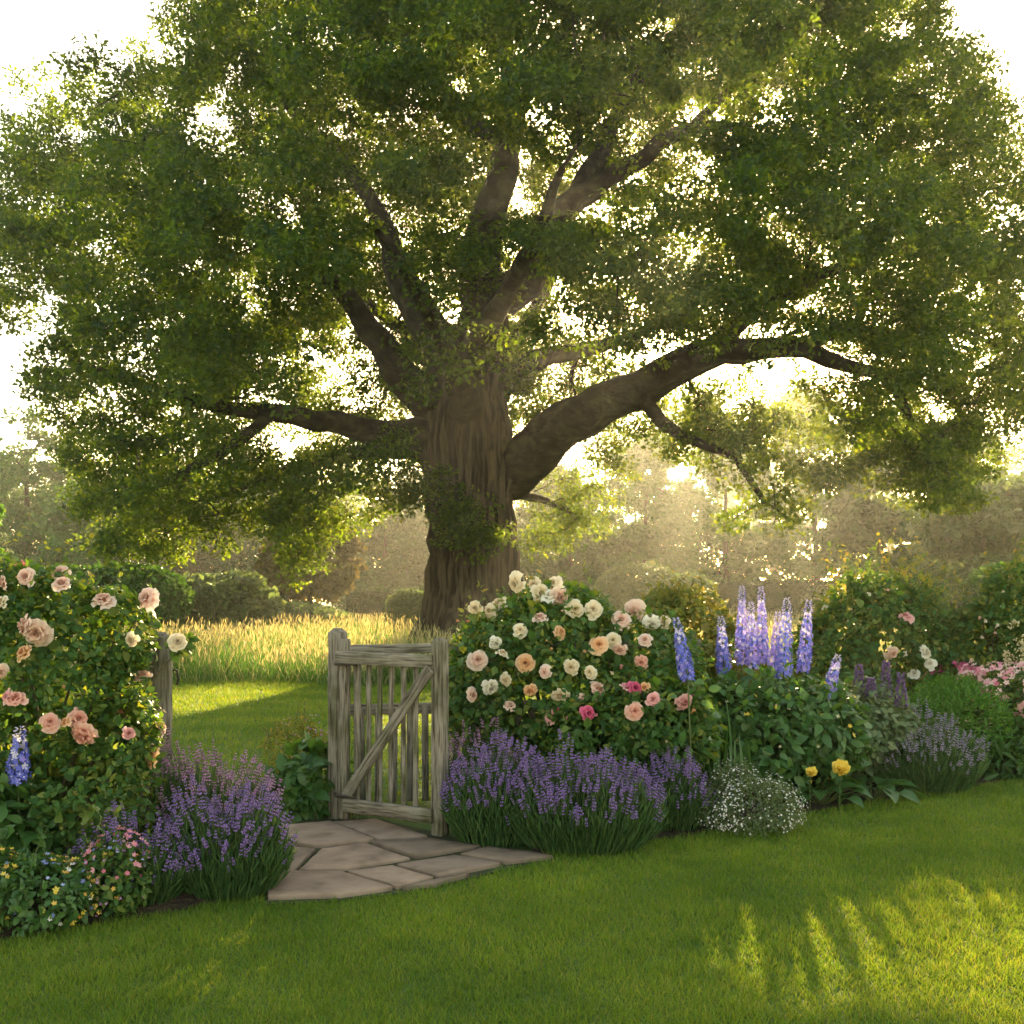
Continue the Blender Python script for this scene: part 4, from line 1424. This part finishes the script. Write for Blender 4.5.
delphinium('dark blue delphinium among the coral roses at the left edge', (20, 727), (18, 782), 22, 905, .05)


# ------------------------------------------------------------------ lavender and small-flowered clumps
def lav_spike(mi_count=1, L_=.16, seed=0):
    r = random.Random(seed)
    mb = MB()
    mb.tube([(0, 0, -.12), (0, 0, 0), (.004, 0, L_ * .6), (.006, .002, L_)], [.0018, .0018, .0016, .001], 4, 1, cap=False)
    z = 0.0
    while z < L_:
        k = 5
        sz = .017 * (1 - .45 * z / L_) * r.uniform(.8, 1.1)
        pos, R3 = [], []
        for i in range(k):
            a = i / k * 6.28 + r.random()
            d = np.array([math.cos(a), math.sin(a), .9]); d /= np.linalg.norm(d)
            y_ = np.cross(d, [0, 0, 1]); y_ /= np.linalg.norm(y_)
            R3.append(np.stack([np.cross(y_, d), y_, d], -1)); pos.append(d * .002 + np.array([0, 0, z]))
        mb.scatter(BUD, np.array(pos), np.array(R3), np.full(k, sz), 0)
        z += .0135 if z > .03 else .024
    return mb


SPIKES = {}
for key in ('lav', 'lav_pink', 'lav_pale', 'salvia'):
    SPIKES[key] = []
    for s in range(3):
        b_ = lav_spike(L_=(.06, .075, .05)[s], seed=s)
        V, fl, ct, mi = np.concatenate(b_.V), np.concatenate(b_.fl), b_.ct, b_.mi
        SPIKES[key].append((make_mesh('flower_spike', V, fl, ct, [M[key], M['stem']], mi), V, fl, np.array(ct), np.array(mi)))


def lavender(label, base, rx, ry, h, nst, nfl, key='lav', mleaf='lav_leaf', group='lavender clumps along the border', name='lavender', cat='lavender', top=0.25, indiv=100, scale=1.0):
    base = np.array(base, float)
    t = empty(name, base, label, cat, group)
    mb = MB()
    nfl, rx, ry, h = int(nfl * 1.5), rx * 1.08, ry * 1.08, h * .9
    # stems fan out from a small crown
    a = rng.random(nst) * 6.28
    rr = np.sqrt(rng.random(nst))
    tipxy = np.stack([np.cos(a) * rr * rx, np.sin(a) * rr * ry], 1)
    hz = h * (np.sqrt(np.clip(1 - .74 * rr ** 2, 0, 1))) * (.6 + .38 * rng.random(nst)) * (1 + .12 * noise3(np.c_[tipxy, tipxy[:, :1]] + base, .5))
    root = np.c_[tipxy * .66, np.zeros(nst)]
    tip = np.c_[tipxy, hz]
    ax = tip - root
    Ln = np.linalg.norm(ax, axis=1)
    no = rdir(nst)
    R = frames(ax, no)
    mb.scatter(BLADE, root, R, np.stack([np.full(nst, .0065), Ln, Ln * .3], 1), 0)
    # narrow leaves up the stems
    for k in range(7):
        f = .1 + .8 * rng.random(nst)
        p = root + ax * f[:, None] + no * 0.0
        leaves_on(mb, p, nrm(ax), .07, LEAF_L, 0, up=.2, spread=.28, droop=-.3)
    mb.V = [v for v in mb.V]
    mb.build('foliage', M[mleaf], t)
    # flower spikes over the top of the clump
    a = rng.random(nfl) * 6.28
    rr = np.sqrt(rng.random(nfl)) * .97
    xy = np.stack([np.cos(a) * rr * rx, np.sin(a) * rr * ry], 1)
    z = h * (np.sqrt(np.clip(1.05 - .8 * rr ** 2, 0.02, 1.1))) * (.5 + (top + .36) * rng.random(nfl) ** .55) * (1 + .12 * noise3(np.c_[xy, xy[:, :1]] + base, .5))
    p = np.c_[xy, z]
    d = nrm(np.c_[xy * .5 / max(rx, ry), np.full(nfl, .95)] + rng.normal(size=(nfl, 3)) * .12)
    order = np.argsort(p[:, 1] - p[:, 2])      # nearest the front first
    p, d = p[order], d[order]
    yv = nrm(np.cross(d, rdir(nfl)))
    R3 = np.stack([np.cross(yv, d), yv, d], -1)
    sc = scale * (.6 + .4 * rng.random(nfl))
    var = rng.integers(0, 3, nfl)
    from mathutils import Matrix
    for i in range(min(indiv, nfl)):
        o = link('flower_spike', SPIKES[key][var[i]][0], t)
        o.matrix_local = Matrix.Translation(Vector(p[i])) @ Matrix(R3[i].tolist()).to_4x4() @ Matrix.Scale(float(sc[i]), 4)
    if nfl > indiv:
        mb = MB()
        for v in range(3):
            k = np.where(var[indiv:] == v)[0] + indiv
            _, V, fl, ct, mi = SPIKES[key][v]
            X = np.einsum('nij,nvj->nvi', R3[k], V[None] * sc[k][:, None, None]) + p[k][:, None]
            flat = (fl[None] + (np.arange(len(k)) * len(V))[:, None]).ravel()
            mb.add_flat(X.reshape(-1, 3), flat, np.tile(ct, len(k)), np.tile(mi, len(k)))
        tag(mb.build('flower_spike', [M[key], M['stem']], t), kind='stuff')
    return t


lavender('deep purple lavender clump at the foot of the gate post', G(495, 842), .32, .3, .62, 1700, 330)
lavender('broad green and purple lavender clump spilling toward the path, in front of the cream roses', G(585, 848), .48, .34, .60, 2600, 480)
lavender('lavender clump squeezed between the broad one and the white flowers', G(668, 828), .3, .27, .52, 1400, 260, 'lav')
lavender('pale grey lavender clump in front of the bright green mound', G(925, 790), .46, .36, .56, 2000, 330, 'lav_pale')
lavender('lush green and purple lavender clump at the corner of the path', G(225, 893), .34, .28, .56, 2000, 330, 'lav')
lavender('mauve pink lavender clump behind the corner one, below the thick post', G(205, 868), .42, .3, .66, 1700, 380, 'lav_pink')
lavender('dark lavender clump under the apricot rose in the left bed', G(130, 905), .3, .22, .42, 1000, 160, 'lav')
lavender('mauve lavender tuft behind the deep purple clump beside the post', G(480, 815), .3, .22, .68, 700, 150, 'lav_pink')


def salvia(label, px, top, bot, base_y):
    Y = EYE * F / (base_y - HOR)
    base = np.array([(px - 512) / F * Y, Y, 0])
    t = empty('salvia', base, label, 'salvia', 'dusky salvias in the border')
    zt_, zb_ = P(px, top, Y)[2], P(px, bot, Y)[2]
    mb = MB(); mb.tube([(0, 0, 0), (.01, 0, zb_), (.0, 0, zt_)], [.005, .004, .002], 5, cap=False); mb.build('stem', M['stem'], t)
    mb = MB()
    n = 150
    tt = rng.random(n); a = rng.random(n) * 6.28
    r = .035 * (1 - .7 * tt)
    p = np.stack([np.cos(a) * r, np.sin(a) * r, zb_ + (zt_ - zb_) * tt], 1)
    z = nrm(np.stack([np.cos(a), np.sin(a), .8 + 0 * a], 1)); y = nrm(np.cross(z, rdir(n)))
    mb.scatter(BUD, p, np.stack([np.cross(y, z), y, z], -1), np.full(n, .028), 0)
    mb.build('flower_spike', M['salvia'], t)
    mb = MB()
    n = 60
    a = rng.random(n) * 6.28
    p = np.stack([np.cos(a) * .08, np.sin(a) * .08, rng.random(n) * zb_ * .9], 1)
    leaves_on(mb, p, nrm(np.stack([np.cos(a), np.sin(a), .4 + 0 * a], 1)), .09, OVAL, 0)
    mb.build('foliage', M['grey_green'], t)


salvia('leftmost dusky purple salvia spike beside the leaning delphinium', 859, 666, 697, 790)
salvia('short dusky salvia spike, second from the left', 871, 679, 700, 792)
salvia('tallest dusky salvia spike in front of the rambling rose', 886, 662, 698, 790)
salvia('dusky salvia spike nearest the bright green mound', 901, 674, 708, 792)


def perennial(name, label, cat, base, ells, nleaf, size, mleaf, tmpl, flowers=(), group=None, sprig=0, up=.6, droop=.15, stems=True):
    """leafy clump; flowers = [(material, count, size, region ellipsoid list or None, template)]"""
    base = np.array(base, float)
    t = empty(name, base, label, cat, group)
    mb = MB()
    p, nm = shell_points(ells, nleaf, .6, .35, -.7)
    leaves_on(mb, p, nm, size, tmpl, 0, up=up, droop=droop)
    c, cn = shell_points(ells, nleaf // 3, .25, 1, -9)
    leaves_on(mb, c, cn, size, tmpl, 0, up=up, droop=droop)
    if sprig:
        top = p[nm[:, 2] > .2]
        pk = top[rng.choice(len(top), sprig)]
        sprigs(mb, pk, [np.array([random.uniform(-.5, .5), random.uniform(-.4, .4), 1]) for _ in pk], size * 3.4, size * .7, tmpl, 0, 1)
    mb.V = [v - base for v in mb.V]
    mb.build('foliage', [M[mleaf], M['stem']], t)
    if stems:
        mb = MB(); canes(mb, base, ells, 9, .006)
        mb.V = [v - base for v in mb.V]
        mb.build('stem', M['stem'], t, True)
    for (fm, n, sz, el, ft) in flowers:
        mb = MB()
        p, nm = shell_points(el or ells, n, .96, .3, -.3, .05)
        p = p + nm * .01
        z = nrm(nm + np.array([0, -.2, .5]) + rdir(len(p)) * .4); y = nrm(np.cross(z, rdir(len(p))))
        mb.scatter(ft, p, np.stack([np.cross(y, z), y, z], -1), sz * (.7 + .6 * rng.random(len(p))), 0)
        mb.V = [v - base for v in mb.V]
        o = mb.build('blossom', M[fm], t)
        tag(o, kind='stuff')
    return t


# white airy clump, leafy middle of the border
e_ = [px_ell(752, 808, 44, 27, 7.35, .32), px_ell(720, 806, 28, 24, 7.4, .26), px_ell(775, 810, 26, 20, 7.35, .24), px_ell(735, 792, 26, 24, 7.55, .2)]
e2_ = [(a_, b_, c_ + .03, d_ * 1.12, f_ * 1.1, g2_ * 1.15) for a_, b_, c_, d_, f_, g2_ in e_]
perennial('white_flower_clump', 'airy grey green clump dotted with tiny white flowers at the lawn edge', 'flower clump', G(745, 828), e_, 3000, .028, 'grey_green', LEAF_N, [('white_fl', 520, .014, None, FLORET), ('white_fl', 420, .014, e2_, FLORET)], sprig=140)
e_ = [px_ell(755, 740, 62, 52, 8.5, .5), px_ell(810, 730, 52, 48, 8.6, .5), px_ell(725, 730, 38, 50, 8.5, .4)]
perennial('leafy_perennial', 'mass of fresh broad leaves with yellow buds below the delphiniums', 'perennial', G(770, 805), e_, 3000, .085, 'lush', OVAL, [('yellow_fl', 60, .04, None, FLORET), ('cream_fl', 90, .03, None, FLORET)], sprig=26)
e_ = [px_ell(850, 725, 44, 42, 9.0, .45), px_ell(885, 722, 28, 32, 9.1, .35)]
perennial('leafy_perennial', 'soft grey green leafy clump below the salvia spikes', 'perennial', G(858, 785), e_, 2600, .06, 'grey_green', OVAL, sprig=20)
e_ = [px_ell(955, 722, 50, 42, 9.8, .5), px_ell(930, 730, 36, 34, 9.7, .4)]
perennial('green_mound', 'bright green feathery mound behind the pale lavender', 'shrub', G(952, 770), e_, 5200, .05, 'bright', LEAF_N, sprig=60, droop=-.4)
e_ = [px_ell(1010, 722, 44, 50, 10.0, .5), px_ell(985, 715, 30, 45, 10.4, .4), px_ell(1050, 720, 40, 52, 10, .5)]
ft = [px_ell(1010, 690, 40, 26, 10.0, .45), px_ell(985, 684, 22, 22, 10.2, .3)]
perennial('pink_flower_clump', 'tall clump of pink and salmon flowers at the right edge', 'flower clump', G(1005, 768), e_, 2600, .055, 'rose_leaf', OVAL, [('pale_pink_fl', 320, .05, ft, FLORET), ('pink_fl', 320, .05, ft, FLORET)], sprig=22)
e_ = [px_ell(958, 690, 24, 26, 10.9, .3), px_ell(935, 692, 18, 20, 10.9, .25)]
perennial('raspberry_flower_clump', 'raspberry red flower heads behind the bright green mound', 'flower clump', G(952, 752), e_, 900, .05, 'rose_leaf', OVAL, [('rasp_fl', 260, .055, [px_ell(956, 674, 14, 11, 10.7, .18), px_ell(935, 680, 11, 9, 10.8, .15), px_ell(972, 676, 10, 8, 10.8, .12)], FLORET)])
e_ = [px_ell(1017, 665, 10, 36, 10.6, .12)]
perennial('cream_plume', 'cream feathery plume standing above the pink flowers at the right edge', 'flower', G(1017, 755), e_, 60, .04, 'gold_sunlit_leaf', LEAF_N, [('cream_fl', 380, .028, [px_ell(1015, 652, 7, 28, 10.5, .09)], BUD)])
# dark foliage at far right, front
e_ = [px_ell(1005, 762, 34, 28, 9.6, .4), px_ell(1035, 756, 34, 30, 9.7, .4)]
perennial('leafy_perennial', 'dark strappy leaf clump at the lawn edge on the far right', 'perennial', G(1005, 780), e_, 900, .12, 'lush', LEAF_N)
# left of the gate
e_ = [px_ell(312, 782, 36, 38, 7.95, .26), px_ell(298, 795, 26, 26, 7.9, .22)]
perennial('hosta', 'dark green large leaved clump at the left foot of the gatepost', 'hosta', G(308, 818), e_, 420, .11, 'lush', OVAL, up=.9)
e_ = [px_ell(295, 752, 30, 30, 8.6, .28)]
perennial('wispy_perennial', 'wispy golden stemmed perennial with dusky buds behind the hosta by the gate', 'perennial', G(298, 795), e_, 500, .05, 'gold_sunlit_leaf', LEAF_N, [('lav_pink', 60, .02, [px_ell(305, 735, 26, 22, 8.6, .2)], FLORET)], sprig=22)
# lower left corner
e_ = [px_ell(35, 895, 55, 36, 5.25, .25), px_ell(-20, 890, 50, 40, 5.2, .25)]
perennial('bedding_clump', 'low leafy clump sprinkled with orange, yellow and blue flowers in the lower left corner', 'flower clump', G(30, 928), e_, 1700, .04, 'lush', OVAL, [('orange_fl', 80, .032, None, FLORET), ('yellow_fl', 60, .03, None, FLORET), ('blue_fl', 70, .024, None, FLORET), ('white_fl', 45, .026, None, FLORET)], sprig=14)
e_ = [px_ell(110, 880, 42, 34, 5.45, .22)]
perennial('bedding_clump', 'low clump with pink flowers between the orange flowers and the lavender', 'flower clump', G(112, 912), e_, 1200, .036, 'rose_leaf', OVAL, [('pink_fl', 60, .03, [px_ell(118, 858, 26, 26, 5.4, .18)], FLORET), ('orange_fl', 30, .026, None, FLORET), ('blue_fl', 35, .022, None, FLORET), ('lav_pink', 60, .018, None, FLORET)], sprig=16)
e_ = [px_ell(10, 830, 45, 50, 5.7, .25)]
perennial('leafy_perennial', 'dark broad leaved clump under the roses at the left edge', 'perennial', G(10, 905), e_, 500, .1, 'lush', OVAL, sprig=6)


def snapdragon(label, px, top, bot, base_y):
    Y = EYE * F / (base_y - HOR)
    base = np.array([(px - 512) / F * Y, Y, 0])
    t = empty('pink_flower_spire', base, label, 'flower', 'pink flower spires in the left bed')
    a1, a0 = P(px + 3, top, Y)[2], P(px, bot, Y)[2]
    mb = MB(); mb.tube([(0, 0, 0), (0, 0, a0), (.02, 0, a1)], [.004, .003, .0015], 5, cap=False); mb.build('stem', M['stem'], t)
    mb = MB(); n = 46
    tt = np.linspace(0, 1, n); a = np.arange(n) * 2.4
    r = .02 * (1 - .6 * tt)
    p = np.stack([np.cos(a) * r + .02 * tt, np.sin(a) * r, a0 + (a1 - a0) * tt], 1)
    z = nrm(np.stack([np.cos(a), np.sin(a), .4 + 0 * a], 1) + rdir(n) * .2); y = nrm(np.cross(z, rdir(n)))
    mb.scatter(FLORET, p, np.stack([np.cross(y, z), y, z], -1), .026 * (1 - .4 * tt), (rng.random(n) < .5).astype(int))
    mb.build('flower_spike', [M['pink_fl'], M['pale_pink_fl']], t)


snapdragon('taller pink flower spire leaning beside the lavender', 122, 833, 872, 908)
snapdragon('shorter pink flower spire left of the taller one', 108, 850, 880, 910)
snapdragon('small pink flower spire close to the dark lavender', 134, 845, 872, 905)


# hostas with big modelled leaves, and sword-leaved iris
def hosta(label, base, n, size, spread, m='lush'):
    base = np.array(base, float)
    t = empty('hosta', base, label, 'hosta', 'large leaved plants at the border edge')
    for i in range(n):
        a = i * 2.4 + random.uniform(-.3, .3)
        rr = spread * math.sqrt((i + .5) / n)
        el = 1.15 - .9 * (i / n)
        d = np.array([math.cos(a) * math.cos(el), math.sin(a) * math.cos(el), math.sin(el)])
        p0 = np.array([math.cos(a) * .02, math.sin(a) * .02, .01]); p1 = p0 + d * (rr + .06)
        p1[2] = max(p1[2], .06)
        s = size * random.uniform(.75, 1.2)
        mb = MB()
        mb.tube([p0, (p0 + p1) / 2 + np.array([0, 0, .02]), p1], [.005, .004, .003], 5, 1, cap=False)
        ax = nrm(np.array([[d[0], d[1], d[2] * .35 - .05]])); no = nrm(np.array([[-d[0] * .3, -d[1] * .3, 1.0]]) + rdir(1) * .25)
        mb.scatter(HOSTA, p1[None], frames(ax, no), np.array([s]), 0)
        mb.build('leaf', [M[m], M['stem']], t, True)
    return t


hosta('large leaved plant with yellow flowers at the lawn edge beside the white flowers', G(822, 806), 26, .16, .22)
hosta('dark ribbed leaf rosette at the lawn edge left of the pale lavender', G(873, 802), 22, .17, .18)
hosta('broad leaved plant behind the yellow flowers under the leafy mass', G(800, 795), 22, .17, .26)


def yellow_bloom(label, px, py, Y, d):
    c = P(px, py, Y)
    base = np.array([c[0], c[1] + .03, 0])
    t = empty('yellow_flower', base, label, 'flower', 'yellow flowers above the big leaves')
    mb = MB(); mb.tube([(0, 0, 0), (0, 0, c[2] * .6), c - base], [.004, .003, .003], 5, cap=False); mb.build('stem', M['stem'], t)
    mb = MB()
    for k in range(3):
        n = 7
        a = np.arange(n) / n * 6.28 + k * .4
        ax = nrm(np.stack([np.cos(a), np.sin(a) * .7 - .35, np.sin(a) * .6 + .35 + .3 * k], 1)); no = np.tile([0, -1.0, .6], (n, 1))
        q_ = d * (.5 - .1 * k) * (1 + .25 * rng.random(n))
        mb.scatter(t_oval(1.05, -.1, -.25, 5, .05), np.tile(c - base, (n, 1)), frames(ax, no), q_, 0)
    mb.build('petal', M['yellow_fl'], t, True)


yellow_bloom('larger yellow flower above the big leaves', 841, 770, 7.95, .15)
yellow_bloom('smaller yellow flower left of the larger one', 811, 773, 7.9, .09)


def iris(label, base, n, h, spread=.12):
    t = empty('iris', base, label, 'iris', 'sword leaved clumps in the border')
    for i in range(n):
        a = random.uniform(0, 6.28); rr = random.uniform(.01, spread)
        p = np.array([[math.cos(a) * rr, math.sin(a) * rr, 0]])
        ax = nrm(np.array([[math.cos(a) * .22 + random.uniform(-.1, .1), math.sin(a) * .22, 1]])); no = nrm(np.array([[math.cos(a), math.sin(a), .1]]) + rdir(1) * .5)
        mb = MB(); mb.scatter(SWORD, p, frames(ax, no), np.array([[h * .75, h, h]]) * random.uniform(.7, 1.1), 0)
        mb.build('leaf', M['lush'], t, True)


iris('sword leaved iris clump between the pink roses and the leafy mass', G(712, 812), 22, .72)
iris('sword leaved clump behind the white flowers', G(735, 815), 12, .55)

# ------------------------------------------------------------------ air
mb = MB()
x0, x1, y0, y1, z0, z1 = -145, 145, -12, 205, -1, 24.5
V = [(x, y, z) for z in (z0, z1) for x, y in ((x0, y0), (x1, y0), (x1, y1), (x0, y1))]
mb.add(V, [(3, 2, 1, 0), (0, 1, 5, 4), (1, 2, 6, 5), (2, 3, 7, 6), (3, 0, 4, 7), (4, 5, 6, 7)])
hm = bpy.data.materials.new('haze'); hm.use_nodes = True
hn = hm.node_tree; hn.nodes.clear()
ho = hn.nodes.new('ShaderNodeOutputMaterial'); hv = hn.nodes.new('ShaderNodeVolumePrincipled')
hv.inputs['Color'].default_value = (0.98, 0.95, 0.86, 1)
hv.inputs['Density'].default_value = HAZE_DENSITY
hv.inputs['Anisotropy'].default_value = 0.81
hn.links.new(hv.outputs[0], ho.inputs['Volume'])
tag(mb.build('haze', hm), kind='stuff')
